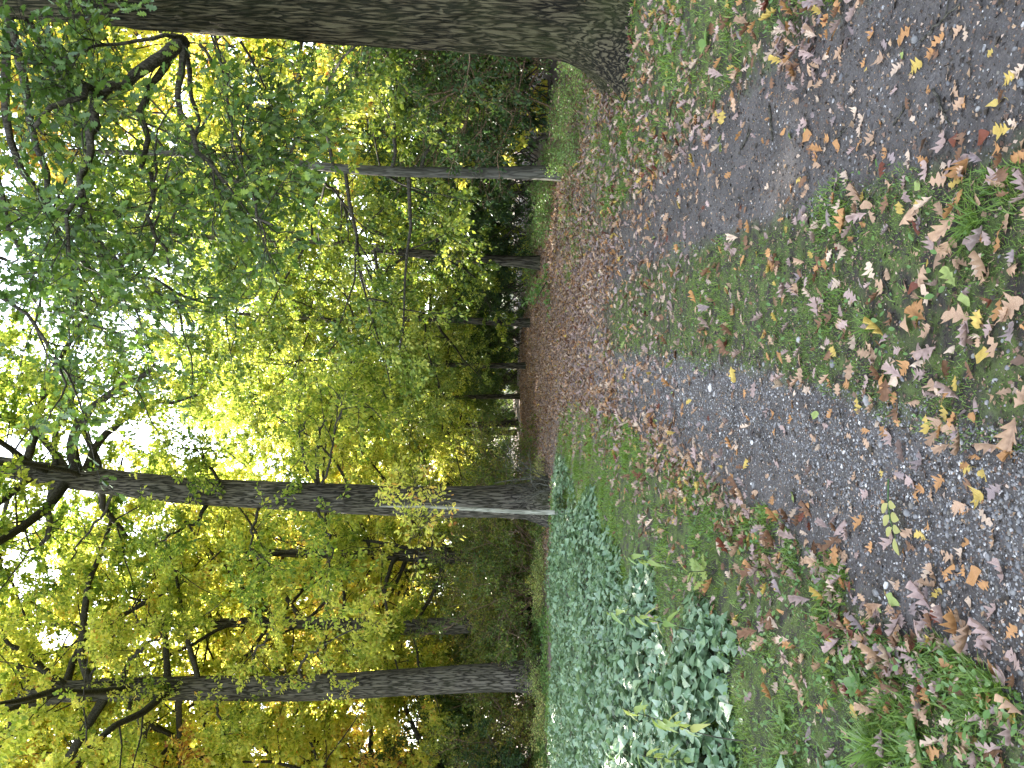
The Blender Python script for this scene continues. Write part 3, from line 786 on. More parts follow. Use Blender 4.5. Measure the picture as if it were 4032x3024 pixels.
# ------------------------------------------------------------------ bluish ground cover on the left
def mound(x, y):
    e = np.clip((-1.75 - x + .9 * (noise2(x * .9, y * .9, 8) - .5) * 2 + .5 * (noise2(x * 3, y * 3, 28) - .5)) / 1.3, 0, 1)
    f = np.clip((y - 3.2) / 1.0, 0, 1) * np.clip((19.5 - y) / 3.0, .0, 1)
    return e * f * (.30 + .22 * (noise2(x * 1.3, y * 1.3, 9) - .3) + .10 * (noise2(x * 4, y * 4, 10) - .5))


n = 66000
yy = 3.2 + (rng.random(n) ** 1.25) * 17.5
xx = -1.6 - rng.random(n) ** 1.1 * (3.2 + yy * .42)
h = mound(xx, yy); ok = (h > .02) & (noise2(xx * 1.6, yy * 1.6, 30) > .10)
xx, yy, h = xx[ok], yy[ok], h[ok]; n = len(xx)
z = ground_z(xx, yy) + h * (1 - .8 * rng.random(n) ** 2.0) + rng.normal(0, .02, n)
e = .05
gxn = (mound(xx + e, yy) - mound(xx - e, yy)) / (2 * e); gyn = (mound(xx, yy + e) - mound(xx, yy - e)) / (2 * e)
Nn = nrm(np.stack([-gxn * .5, -gyn * .5, np.ones(n)], 1) + rng.normal(0, .36, (n, 3)))
aa = rng.uniform(0, 2 * np.pi, n); Tn = np.stack([np.cos(aa), np.sin(aa), rng.normal(-.15, .2, n)], 1)
V, F, at = leaf_batch(np.stack([xx, yy, z], 1), Tn, Nn, np.clip(np.exp(rng.normal(-2.58, .3, n)), .03, .14), IVY, np.clip(rng.normal(.45, .25, n), 0, 1))
iv = link("ground_cover", mesh("ground_cover", V, F, M_IVY, False, at)); tag(iv, "dense bluish green ground cover of broad leaves spreading left of the path", "ground cover", kind='stuff')

n = 60000
y = rng.uniform(17.5, 30, n); x = rng.uniform(-19, -2.4, n)
pt = noise2(x * .8, y * .8, 51); ok = (rng.random(n) < np.clip((pt - .38) * 4, .05, 1)) & (x < -.13 * y + .2)
x, y, pt = x[ok], y[ok], pt[ok]; n = len(x); aa = rng.uniform(0, 2 * np.pi, n)
T = np.stack([np.cos(aa), np.sin(aa), rng.normal(-.1, .4, n)], 1); Nn = np.tile([0, 0, 1.0], (n, 1)) + rng.normal(0, .45, (n, 3))
V, F, at = leaf_batch(np.stack([x, y, ground_z(x, y) + rng.random(n) * .45 * np.clip(pt - .3, .05, 1)], 1), T, Nn, rng.uniform(.05, .11, n), OVAL, np.clip(rng.normal(.35, .2, n) + .9 * (noise2(x * .5, y * .9, 52) - .45), 0, 1))
g = link("undergrowth", mesh("undergrowth", V, F, M_HERB, False, at)); g["season"] = .45; tag(g, "low mixed green and yellow undergrowth between the ground cover and the thickets", "undergrowth", kind='stuff')

# tall withering nettles standing in it
def nettle(pts, seed, lab):
    rs = np.random.default_rng(seed); pts = np.asarray(pts); b = pts[0].copy(); b[2] = gz1(b[0], b[1])
    pts[0] = b
    root = link("nettle", None, None, b); pl = resample(pts - b, 10)
    V, F = tubes(pl[None], np.linspace(.0045, .002, 10)[None], 6); link("stem", mesh("nettle_stem", V, [F], M_TWIG, True), root)
    k = 14; t_ = np.linspace(.4, 1, k); p, tg = sample(pl[None], np.zeros(k, int), t_)
    a = np.arange(k) * 1.9 + rs.normal(0, .4, k)
    T = np.stack([np.cos(a + np.pi * (np.arange(k) % 2)), np.sin(a + np.pi * (np.arange(k) % 2)), rs.uniform(-1.0, .1, k)], 1)
    lv = leaf_batch(p, T, np.tile([0, 0, 1.0], (k, 1)) + rs.normal(0, .2, (k, 3)), rs.uniform(.07, .15, k), LANCE, rs.uniform(.3, .9, k))
    f = link("leaves", mesh("nettle_leaves", lv[0], lv[1], M_HERB, False, lv[2]), root); f["season"] = .6
    tag(root, lab, "plant", "withering stalks in the ground cover")


nettle([P(1700, 1600, 4.7), P(1545, 1595, 4.75), P(1440, 1560, 4.7), P(1345, 1530, 4.7)], 1, "withering stalk with drooping pale leaves, nearest the picture's edge in the ground cover")
nettle([P(1640, 1370, 5.6), P(1480, 1360, 5.6), P(1400, 1335, 5.6), P(1310, 1320, 5.6)], 2, "withering stalk with drooping leaves in the middle of the ground cover")
nettle([P(1600, 1235, 6.6), P(1480, 1225, 6.6), P(1390, 1210, 6.6), P(1350, 1200, 6.6)], 3, "slimmer withering stalk near the path side of the ground cover")
nettle([P(1620, 1630, 5.2), P(1500, 1640, 5.2), P(1410, 1640, 5.2), P(1380, 1630, 5.2)], 4, "yellowed leafy stalk beside the nearest withering stalk")

# ------------------------------------------------------------------ grass, weeds
def zone(x, y):
    """How green the ground is there, 0 to 1."""
    lat = x - cx(y) + .25 * (noise2(x * 2.2, y * 2.2, 14) - .5)
    a = np.abs(lat)
    mid = (a < .46) * np.clip((13 - y) / 3, 0, 1)
    lft = (lat < -1.32) & (x > -3.2) & (y < 19)
    rgt = (lat > 1.45) & (lat < 4.6) & (y < 18)
    return np.maximum(mid, np.maximum(lft * 1.0, rgt * .75))


def scatter(n, x0, x1, y0, y1, pw=1.5):
    y = y0 + (y1 - y0) * rng.random(n) ** pw
    # bounded by the view so that the blades go where they can be seen
    hw = .56 * y + .5
    x = np.clip(rng.uniform(-1, 1, n), -1, 1) * hw
    ok = (x > x0) & (x < x1)
    return x[ok], y[ok]


x, y = scatter(620000, -3.2, 6, 1.9, 18, 1.55)
x2, y2 = scatter(420000, -3.2, 6, 8.5, 19.5, 1.0); x, y = np.concatenate([x, x2]), np.concatenate([y, y2])
pr = zone(x, y) * np.clip((noise2(x * 1.7, y * 1.7, 15) * .6 + noise2(x * 5, y * 5, 16) * .6 - .42) * 2.6, .03, 1)
pr = pr * np.where(np.abs(x - cx(y)) < .6, np.clip(1.1 - y * .05, .5, 1), 1) * np.where(x - cx(y) > 1, .62, .85)
ok = rng.random(len(x)) < pr
x, y = x[ok], y[ok]; n = len(x)
lat = x - cx(y)
hgt = rng.uniform(.014, .048, n) * (1 + .5 * np.clip((y - 8) / 8, 0, 1)) * np.where(np.abs(lat) < .6, .75, 1.15) * (1 + .6 * (noise2(x * 3, y * 3, 17) > .62))
BL = (np.array([[0, -.06, 0], [0, .06, 0], [.55, -.045, .10], [.55, .045, .10], [1, 0, .36]]), [np.array([[0, 1, 3, 2]]), np.array([[2, 3, 4]])])
aa = rng.uniform(0, 2 * np.pi, n); lean = rng.uniform(.15, 1.3, n)
T = np.stack([np.cos(aa) * lean, np.sin(aa) * lean, np.ones(n)], 1); Nn = np.stack([np.cos(aa), np.sin(aa), -lean], 1)
V, F, at = leaf_batch(np.stack([x, y, ground_z(x, y) - .004], 1), T, Nn, hgt, BL, np.clip(rng.normal(.45, .2, n), 0, 1))
g = link("grass", mesh("grass", V, F, M_GRASS, False, at)); tag(g, "short patchy grass on the middle strip and both verges", "grass", kind='stuff')

x, y = scatter(420000, -3.2, 5, 1.9, 11, 1.3)
ok = rng.random(len(x)) < zone(x, y) * np.clip((noise2(x * 3.1, y * 3.1, 22) - .35) * 3.5, .05, 1)
x, y = x[ok], y[ok]; n = len(x); aa = rng.uniform(0, 2 * np.pi, n); lean = rng.uniform(.3, 1.6, n)
T = np.stack([np.cos(aa) * lean, np.sin(aa) * lean, np.ones(n)], 1); Nn = np.stack([np.cos(aa), np.sin(aa), -lean], 1)
BM = (np.array([[0, -.22, 0], [0, .22, 0], [1, 0, .2]]), [np.array([[0, 1, 2]])])
V, F, at = leaf_batch(np.stack([x, y, ground_z(x, y) - .002], 1), T, Nn, rng.uniform(.006, .016, n), BM, np.clip(rng.normal(.55, .18, n), 0, 1))
g = link("moss", mesh("moss", V, F, M_GRASS, False, at)); tag(g, "short yellow green moss cushioning the middle strip and verges", "moss", kind='stuff')

x, y = scatter(90000, -3.4, 6.2, 2.0, 20, 1.5)
lat = x - cx(y)
ok = (rng.random(len(x)) < zone(x, y) * np.where(np.abs(lat) < 1, .05, .40)) & (noise2(x * 2.3, y * 2.3, 19) > .50)
x, y = x[ok], y[ok]; n = len(x); aa = rng.uniform(0, 2 * np.pi, n)
T = np.stack([np.cos(aa), np.sin(aa), rng.uniform(.1, .9, n)], 1); Nn = np.tile([0, 0, 1.0], (n, 1)) + rng.normal(0, .3, (n, 3))
V, F, at = leaf_batch(np.stack([x, y, ground_z(x, y) + rng.uniform(.005, .07, n)], 1), T, Nn, rng.uniform(.014, .038, n), OVAL, np.clip(rng.normal(.4, .2, n), 0, 1))
g = link("weeds", mesh("weeds", V, F, M_HERB, False, at)); g["season"] = .32; tag(g, "small leafy weeds among the grass of the verges", "weeds", kind='stuff')

# ------------------------------------------------------------------ pebbles
ico = bpy.data.meshes.new("ico")
import bmesh
bm = bmesh.new(); bmesh.ops.create_icosphere(bm, subdivisions=1, radius=1)
bm.verts.ensure_lookup_table(); IV = np.array([v.co[:] for v in bm.verts]); IF = np.array([[v.index for v in f.verts] for f in bm.faces]); bm.free(); bpy.data.meshes.remove(ico)
n = 52000
y = 1.9 + 11 * rng.random(n) ** 1.7
lat = np.where(rng.random(n) < .72, rng.normal(-.74, .27, n), rng.uniform(-1.4, 1.55, n))
keep = (np.abs(lat) > .42) | (rng.random(n) < .18)
y, lat = y[keep], lat[keep]; x = lat + cx(y); n = len(x)
sz = np.exp(rng.normal(-5.55, .45, n)); big = rng.random(n) < .012; sz[big] *= 2.4
a = rng.uniform(0, 2 * np.pi, n); Sx, Sy, Sz = rng.uniform(.8, 1.4, n), rng.uniform(.6, 1.0, n), rng.uniform(.35, .7, n)
v = IV[None] * np.stack([Sx, Sy, Sz], 1)[:, None] * sz[:, None, None] * (1 + rng.normal(0, .08, (n, len(IV), 1)))
vx = v[..., 0] * np.cos(a)[:, None] - v[..., 1] * np.sin(a)[:, None]; vy = v[..., 0] * np.sin(a)[:, None] + v[..., 1] * np.cos(a)[:, None]
V = np.stack([vx + x[:, None], vy + y[:, None], v[..., 2] + (ground_z(x, y) + sz * .1)[:, None]], -1).reshape(-1, 3)
F = (np.arange(n)[:, None, None] * len(IV) + IF[None]).reshape(-1, 3)
pal = np.array([(.16, .155, .15), (.22, .21, .205), (.10, .098, .1), (.30, .285, .27), (.14, .125, .105), (.55, .53, .50)])
cc = pal[rng.choice(6, n, p=[.30, .20, .24, .11, .10, .05])] * rng.uniform(.8, 1.2, (n, 1))
g = link("gravel", mesh("gravel", V, [F], M_STONE, True, {"col": ('POINT', np.repeat(cc, len(IV), axis=0))}))
tag(g, "small grey pebbles bedded in the wheel tracks", "gravel", kind='stuff')

# ------------------------------------------------------------------ fallen leaves
COLS = {'pinkish grey': (.33, .235, .205), 'pale cream': (.48, .36, .265), 'tan': (.38, .245, .155), 'orange': (.38, .195, .078), 'yellow': (.42, .30, .075),
        'brown': (.17, .09, .05), 'dark russet': (.13, .04, .022), 'lime green': (.24, .29, .09), 'mauve grey': (.24, .185, .175)}
KEYS = list(COLS)


def fallen_mesh(seed, tpl_name, curl):
    rs = np.random.default_rng(seed); V0, F0 = {'oak': OAK_HI, 'oval': OVAL_HI}[tpl_name]; V = V0.copy()
    V[:, 1] *= rs.uniform(.85, 1.2); V[:, 1] *= 1 + .22 * np.sin(V[:, 0] * 9 + seed) * np.sign(V[:, 1])
    V[:, 0] -= .5
    s = V[:, 1]; t_ = V[:, 0]
    V[:, 2] = curl * (1.6 * s * s + .45 * t_ * t_) + .05 * np.sin(7 * t_ + seed) * (1 + 3 * s) + .04 * np.abs(s) + curl * .3 * s * t_
    V[:, 1] += .10 * np.sin(3 * t_ + seed); V[:, 2] -= V[:, 2].min()
    # petiole
    st, sf = tubes(np.array([[[-.5, .1 * math.sin(-1.5 + seed), V[1, 2]], [-.62, .1 * math.sin(-1.8 + seed), V[1, 2] * .5], [-.74, .03, .0]]]), np.array([[.010, .009, .008]]), 4)
    me = mesh("fallen_leaf", np.concatenate([V, st]), [np.concatenate(F0), sf + len(V)], M_FALLEN, True)
    md = me
    return md


FM = {('oak', 'flat'): [fallen_mesh(s, 'oak', .10) for s in (1, 2, 3, 4)], ('oak', 'curled'): [fallen_mesh(s, 'oak', 1.0) for s in (5, 6, 7)],
      ('oak', 'cupped'): [fallen_mesh(s, 'oak', .5) for s in (8, 9, 10, 11)], ('oval', 'flat'): [fallen_mesh(s, 'oval', .2) for s in (12, 13)],
      ('oval', 'curled'): [fallen_mesh(s, 'oval', .45) for s in (14, 15)]}


def on_ground(xd, yd):
    """Where the bearing of the photograph meets the ground."""
    dr = P(xd, yd, 1.0) - EYE; z0 = 0.0
    for _ in range(4):
        t_ = (z0 - EYE[2]) / dr[2]; p = EYE + dr * t_; z0 = gz1(p[0], p[1])
    return p


def A(ox, oy, items):  # readings from an enlarged region of the photograph
    return [((ox + .6474 * a) / 1.8228, (oy + .6474 * b) / 1.8228, KEYS[c], s) for a, b, c, s in items]


SPOTS = A(2600, 0, [(960, 605, 1, 1), (1010, 440, 0, 1), (975, 495, 3, 1), (920, 515, 2, .9), (1060, 470, 2, .9), (1100, 320, 2, 1.4), (1250, 380, 3, .8), (1300, 205, 3, 1.0), (1350, 370, 2, 1.1),
    (1370, 270, 8, 1), (1480, 340, 7, .6), (1445, 415, 1, .9), (1565, 415, 4, 1.4), (1490, 210, 3, 1.6), (1690, 320, 5, 1), (1655, 320, 3, .9), (1700, 245, 3, 1), (1815, 205, 2, 1), (1865, 200, 1, .8),
    (1730, 160, 2, .9), (1810, 540, 2, 1.1), (1760, 450, 1, 1), (1625, 550, 3, .9), (1435, 545, 0, .8), (1180, 550, 1, .8), (1195, 690, 1, .9), (1225, 735, 1, 1), (1215, 810, 1, .9), (1215, 880, 3, .9),
    (1300, 845, 2, 1.1), (1350, 755, 3, .7), (1085, 885, 3, 1), (1015, 850, 3, 1.2), (905, 820, 3, 1.5), (890, 740, 0, 1.1), (850, 790, 8, 1), (755, 800, 3, .9), (955, 950, 3, 1.1), (1010, 905, 1, .8),
    (970, 1005, 2, .9), (1060, 740, 8, .9), (1270, 950, 2, .6), (1300, 985, 2, .8), (1375, 935, 3, .7), (1415, 960, 8, 1), (1520, 955, 1, .8), (1605, 980, 3, 1.1), (1730, 860, 0, 1.3), (1805, 850, 6, .8),
    (1855, 830, 5, 1.2), (1975, 845, 6, .9), (2090, 790, 4, 1.2), (2060, 890, 3, 1.2), (2160, 740, 1, .9), (2130, 490, 4, 1.0), (2050, 630, 4, 1.2), (1860, 620, 3, .8), (2190, 900, 3, 1.2), (2190, 430, 1, 1),
    (2025, 310, 4, .7), (1725, 710, 1, .7), (1540, 710, 1, .7), (1075, 1120, 0, 1.2), (1140, 1090, 1, 1.1), (850, 1095, 4, 1.2), (800, 1140, 3, 1), (820, 1190, 2, 1), (655, 1130, 1, 1), (995, 1210, 1, .8),
    (1275, 1250, 2, 1.1), (1395, 1240, 5, 1.3), (1400, 1120, 2, 1.5), (1250, 1190, 4, .7), (1580, 1230, 4, .8), (1575, 1130, 7, .8), (1620, 1040, 0, 1.2), (1715, 1090, 2, 1.2), (1760, 1030, 0, 1.1), (1815, 1110, 4, .9),
    (1100, 1260, 1, 1.1), (1050, 1220, 0, 1), (2060, 1080, 0, 1.2), (1500, 1200, 0, 1), (1220, 1270, 8, 1)])
SPOTS += A(2600, 1000, [(620, 790, 1, 1.3), (610, 885, 2, 1), (660, 960, 0, 1.2), (690, 990, 3, 1), (810, 925, 3, .9), (800, 1005, 3, 1), (895, 915, 2, 1), (950, 980, 7, 1), (1035, 965, 3, 1), (1010, 1040, 0, 1),
    (1115, 1060, 0, .8), (1210, 920, 4, 1.3), (1305, 905, 2, 1.4), (1445, 960, 5, 1.4), (1455, 1045, 3, 1.1), (1265, 1070, 3, .7), (1330, 1020, 1, .9), (1410, 1110, 0, 1.1), (1375, 1075, 3, .8), (1255, 1150, 2, 1),
    (1150, 1110, 2, .7), (940, 1120, 2, .9), (700, 1085, 3, .8), (1635, 1035, 4, 1.2), (1715, 1030, 2, 1.4), (1760, 960, 4, 1.2), (1795, 1010, 3, 1), (1790, 1085, 2, 1.2), (1820, 1155, 3, .9), (1920, 1240, 3, 1.1),
    (1885, 1295, 4, .9), (2005, 1170, 0, 1), (2100, 1200, 2, .9), (2140, 1200, 3, .9), (1600, 1265, 8, 1.3), (1545, 1400, 0, 1.5), (1590, 1430, 3, 1), (1710, 1380, 3, 1.1), (1660, 1470, 2, .9), (1570, 1480, 3, .8),
    (1830, 1540, 3, 1.2), (1950, 1490, 4, 1.4), (1885, 1395, 5, 1), (2060, 1445, 8, 1.3), (1985, 1355, 4, 1), (1240, 1255, 2, .7), (1190, 1350, 2, .8), (1355, 1345, 4, .8), (1440, 1340, 2, .8), (1375, 1530, 3, 1.1),
    (1255, 1470, 0, 1.2), (1170, 1540, 1, 1), (1040, 1400, 0, 1.1), (850, 1375, 2, 1), (710, 1270, 0, 1.4), (690, 1495, 3, .9), (815, 1480, 7, 1.1), (470, 1200, 3, 1.1), (585, 1450, 2, 1.1), (365, 980, 2, 1),
    (860, 140, 8, 1.1), (1060, 180, 8, 1), (1180, 265, 0, 1.2), (1300, 100, 1, 1.2), (1360, 190, 2, 1.2), (1630, 215, 1, 1.9), (1560, 205, 6, 1), (1880, 275, 7, .9), (1950, 60, 1, 1.6), (1985, 140, 2, 1.1),
    (2020, 130, 2, 1.2), (985, 290, 0, 1.1), (1050, 390, 5, 1.2), (1110, 420, 2, 1.2), (1140, 490, 5, .9), (1290, 560, 2, 1.1), (1300, 650, 0, 1.1), (1270, 780, 0, 1), (1370, 790, 3, 1.1), (1445, 770, 1, 1.1),
    (1150, 800, 3, 1), (1050, 780, 3, .9), (880, 790, 2, 1), (1070, 600, 4, .9), (1520, 420, 2, 1.1), (1430, 390, 5, 1), (1640, 470, 2, 1), (1840, 380, 2, 1.4), (1890, 460, 0, 1.3), (2030, 450, 0, 1.1),
    (2090, 340, 3, 1.2), (2160, 350, 2, 1.4), (1985, 620, 4, 1.2), (2060, 560, 2, 1.4), (1910, 710, 5, 1.1), (1650, 600, 0, 1), (1470, 590, 0, .9), (1510, 700, 3, 1.1), (1590, 720, 0, 1.2), (1700, 810, 2, 1.1),
    (1760, 860, 3, .9), (2160, 480, 8, 1.1), (760, 280, 3, .9), (420, 220, 7, 1.2), (690, 750, 0, 1), (730, 700, 2, 1)])
SPOTS += A(2600, 1974, [(710, 80, 3, 1.2), (1640, 140, 3, 1.2), (1600, 215, 4, 1.1), (1985, 100, 1, 1.2), (1850, 30, 2, 1.2), (1960, 20, 3, 1), (2040, 220, 2, 1.2), (1760, 325, 2, 1.1), (1845, 340, 1, .9),
    (1650, 290, 5, .8), (1865, 260, 3, .6), (1855, 425, 3, .7), (1920, 460, 3, 1.3), (1625, 430, 1, 1), (1680, 455, 2, 1.3), (1755, 460, 3, .9), (1690, 550, 4, 1), (1595, 510, 1, .7), (1410, 250, 0, 1.2),
    (1530, 265, 5, 1.1), (2085, 420, 0, 1.1), (2150, 800, 3, .9), (1990, 890, 0, 1.1), (2030, 670, 0, 1), (1890, 610, 1, .7), (1860, 765, 2, 1.2), (1770, 1060, 3, 1.9), (1550, 890, 6, 1.2), (1425, 600, 7, 1.3),
    (1480, 330, 3, 1), (1290, 280, 3, .9), (1220, 130, 3, 1.2), (1120, 330, 2, 1.2), (1090, 340, 1, 1), (360, 130, 3, 1.3), (560, 590, 0, 1.2), (1060, 830, 5, 1.3), (1160, 870, 0, 1.2), (880, 1060, 2, 1.3),
    (1035, 1100, 1, 1), (1000, 1270, 3, 1.2), (1415, 1270, 6, 1.2), (1655, 1200, 3, 1.1), (1610, 1230, 3, 1.2), (1340, 1180, 2, 1.4), (2020, 1490, 0, 1.6), (1680, 1520, 3, 1.4), (850, 1500, 5, 1.6),
    (2150, 1270, 4, 1.3), (960, 1330, 1, .9), (1760, 1340, 1, 1.1), (2080, 1070, 0, 1.3), (1935, 1170, 2, 1.2), (780, 1050, 2, 1), (1420, 740, 1, 1.1), (1450, 700, 5, 1.1), (1510, 770, 0, 1.1), (1290, 760, 0, 1.1),
    (1540, 1000, 1, 1), (1430, 960, 0, 1.2), (1470, 930, 8, 1.2), (1880, 1080, 8, 1.3), (1640, 720, 0, 1), (1590, 700, 8, 1)])
leaves = []
for xd, yd, c, s in SPOTS:
    p = on_ground(xd, yd)
    if p[1] < 9: leaves.append((p[0], p[1], c, s))
tot = 296
probs = [.25, .16, .24, .11, .03, .08, .02, .02, .09]
while len(leaves) < tot:
    y = 2.25 + 3.2 * random.random() ** 1.1; x = random.uniform(-.5, .53) * y
    lat = x - float(cx(y)); a = abs(lat)
    w = .8 if a < .5 else (1.0 if lat < -1.2 or lat > 1.35 else .12)
    if x < -1.9 or random.random() > w: continue
    if min((x - l[0]) ** 2 + (y - l[1]) ** 2 for l in leaves) < .055 ** 2: continue
    leaves.append((x, y, KEYS[int(rng.choice(9, p=probs))], random.uniform(.75, 1.35)))
leaves.sort(key=lambda l: l[1])


def surface(x, y):
    lat = x - float(cx(y))
    if lat < -1.95: return "left verge"
    if lat < -1.22: return "soil edge"
    if lat < -.42: return "gravel track"
    if lat < .45: return "middle strip"
    if lat < 1.4: return "earth track"
    return "oak verge"


def reach(y): return "very front" if y < 2.75 else ("front" if y < 3.5 else ("a few steps ahead" if y < 4.8 else "farther up"))


recs = []
for i, (x, y, c, s) in enumerate(leaves):
    rs_ = random.Random(1000 + i)
    big = s > 1.25; small = s < .85
    oval = c in ('dark russet', 'lime green') or rs_.random() < .10
    form = rs_.choice(['flat', 'flat', 'cupped', 'cupped', 'curled'])
    if oval and form == 'cupped': form = 'flat'
    ms = FM[('oval' if oval else 'oak', form)]
    me = ms[rs_.randrange(len(ms))]
    col = np.array(COLS[c]) * rs_.uniform(.85, 1.15)
    size = .064 * s * (1.12 if form == 'curled' else 1)
    o = link("fallen_leaf", me)
    o.location = (x, y, gz1(x, y) + (.012 if abs(x - float(cx(y))) < .45 or abs(x - float(cx(y))) > 1.35 else .004))
    flip = math.pi if rs_.random() < .25 and form == 'flat' else 0
    o.rotation_euler = (rs_.gauss(0, .22) + flip, rs_.gauss(0, .22), rs_.uniform(0, 6.28)); o.scale = (size,) * 3
    o["leaf_colour"] = [float(v) for v in col]
    base = ("large " if big else "small " if small else "") + {'flat': 'flat', 'cupped': 'cupped', 'curled': 'curled'}[form] + " " + c + (" oval leaf" if oval else " oak leaf")
    recs.append((o, base, surface(x, y), reach(y)))
groups = {}
for r in recs: groups.setdefault(r[1:], []).append(r[0])
for (base, sf, rc), os_ in groups.items():
    for j, o in enumerate(os_):
        pre = "" if len(os_) == 1 else (("nearer ", "farther ")[j] if len(os_) == 2 else ("nearest ", "second nearest ", "third nearest ", "fourth nearest ", "fifth nearest ", "sixth nearest ")[min(j, 5)])
        tag(o, f"{pre}{base} on the {sf}, {rc}", "leaf", "fallen leaves lying one by one")

# crumbs: bits of leaf, bark and twig trodden into the tracks
n = 60000
y = 1.9 + 10 * rng.random(n) ** 1.4; x = cx(y) + rng.uniform(-1.7, 1.9, n)
aa = rng.uniform(0, 2 * np.pi, n); T = np.stack([np.cos(aa), np.sin(aa), rng.normal(.05, .3, n)], 1)
cc = np.array([(.30, .20, .12), (.16, .10, .07), (.05, .04, .03), (.40, .30, .23), (.028, .022, .018)])[rng.choice(5, n, p=[.18, .27, .25, .08, .22])] * rng.uniform(.7, 1.2, (n, 1))
V, F, at = leaf_batch(np.stack([x, y, ground_z(x, y) + rng.uniform(.001, .006, n)], 1), T, np.tile([0, 0, 1.0], (n, 1)) + rng.normal(0, .4, (n, 3)), np.exp(rng.normal(-4.55, .5, n)), KITE, rng.random(n), cc)
g = link("debris", mesh("debris", V, F, M_LITTER, False, at)); tag(g, "crumbs of leaf, bark and twig trodden into the wheel tracks", "debris", kind='stuff')

# litter beyond: nobody could count it
RHO = 450.0
n = int(12.5 * 46 * RHO)
y = rng.uniform(1.9, 47.9, n); x = cx(y) * np.clip((y - 14) / 6, 0, 1) + rng.uniform(-6, 6.5, n)
lat = x - cx(y) + .3 * (noise2(x * 1.9, y * 1.9, 43) - .5); al = np.abs(lat)
ky = [2, 3.2, 5, 6.2, 8.1, 10, 12, 15, 20]
r_track = np.interp(y, ky, [7, 9, 22, 60, 115, 180, 300, 420, 450])
r_mid = np.interp(y, ky, [120, 100, 80, 75, 75, 100, 220, 350, 450])
r_left = np.interp(y, ky, [140, 135, 120, 110, 105, 100, 95, 90, 90]) * np.where(lat < -2.2, np.interp(y, [17, 22], [.1, 1.6]), 1)
r_right = np.interp(y, ky, [150, 150, 150, 140, 140, 145, 180, 260, 360]) * np.where(lat > 4.4, .35, 1)
rho = np.where(al < .44, r_mid, np.where(al < 1.3, r_track, np.where(lat < 0, r_left, r_right)))
rho = rho + np.where(lat < 0, 420 * np.exp(-((al - 1.36) / .19) ** 2), 120 * np.exp(-((al - 1.4) / .2) ** 2)) * np.interp(y, [2, 9, 12], [1, .8, .2])
rho = rho * np.clip(.25 + 1.5 * noise2(x * 1.8, y * 1.8, 41) * (.5 + noise2(x * 4.5, y * 4.5, 42)), .1, 1.8)
ok = (rng.random(n) < rho / RHO) & (np.abs(x) < .56 * y + .4)
x, y = x[ok], y[ok]; n = len(x)
aa = rng.uniform(0, 2 * np.pi, n); T = np.stack([np.cos(aa), np.sin(aa), rng.normal(.05, .25, n)], 1)
Nn = np.tile([0, 0, 1.0], (n, 1)) + rng.normal(0, .5, (n, 3))
far = np.clip((y - 8) / 10, 0, 1)
ci = rng.choice(9, n, p=[.27, .11, .23, .09, .03, .16, .02, .01, .08])
cc = np.array([COLS[k] for k in KEYS])[ci] * rng.uniform(.7, 1.15, (n, 1))
cc = cc * (1 - .10 * far[:, None])
sz = np.clip(np.exp(rng.normal(-2.86, .28, n)), .025, .10); ps = np.stack([x, y, ground_z(x, y) + rng.uniform(.004, .035, n)], 1)
Vs, Fs, cs, o_ = [], [], [], 0
for a_, tpl in ((0, OAK_LO), (1, OAK_CURL), (2, OAK_CUP)):
    m_ = np.arange(n) % 3 == a_
    V, F, at = leaf_batch(ps[m_], T[m_], Nn[m_], sz[m_] * (1.15 if a_ else 1), tpl, rng.random(m_.sum()), cc[m_])
    Vs.append(V); Fs.append(F[0] + o_); cs.append(at["col"][1]); o_ += len(V)
V, F, at = np.concatenate(Vs), [np.concatenate(Fs)], {"col": ('POINT', np.concatenate(cs))}
g = link("leaf_litter", mesh("leaf_litter", V, F, M_LITTER, False, at)); tag(g, "carpet of small brown and tan fallen oak leaves covering the path", "leaf litter", kind='stuff')

# ------------------------------------------------------------------ single small things
def twig(a, b, r, lab, seed):
    rs = np.random.default_rng(seed); p0, p1 = on_ground(*a), on_ground(*b); c = (p0 + p1) / 2; c[2] = gz1(c[0], c[1])
    t_ = np.linspace(0, 1, 9)[:, None]; pl = p0 * (1 - t_) + p1 * t_; L = np.linalg.norm(p1 - p0)
    pl[1:-1, :2] += rs.normal(0, .025 * L, (7, 2)); pl[:, 2] = ground_z(pl[:, 0], pl[:, 1]) + r * 1.2
    parts = [tubes((pl - c)[None], np.linspace(r, r * .5, 9)[None], 6)]
    s = pl[5] - c; dv = (pl[6] - pl[5]) + np.array([-(pl[6] - pl[5])[1], (pl[6] - pl[5])[0], .0]) * 1.2
    parts.append(tubes(np.stack([s, s + dv * .7, s + dv * 1.3])[None], np.array([[r * .5, r * .4, r * .25]]), 5))
    V, F = join(parts); o = link("fallen_twig", mesh("fallen_twig", V, [F], M_TWIG, True), None, c)
    tag(o, lab, "twig", "twigs on the path")


def z3(a, b, oy=0): return ((2600 + .6474 * a) / 1.8228, (oy + .6474 * b) / 1.8228)


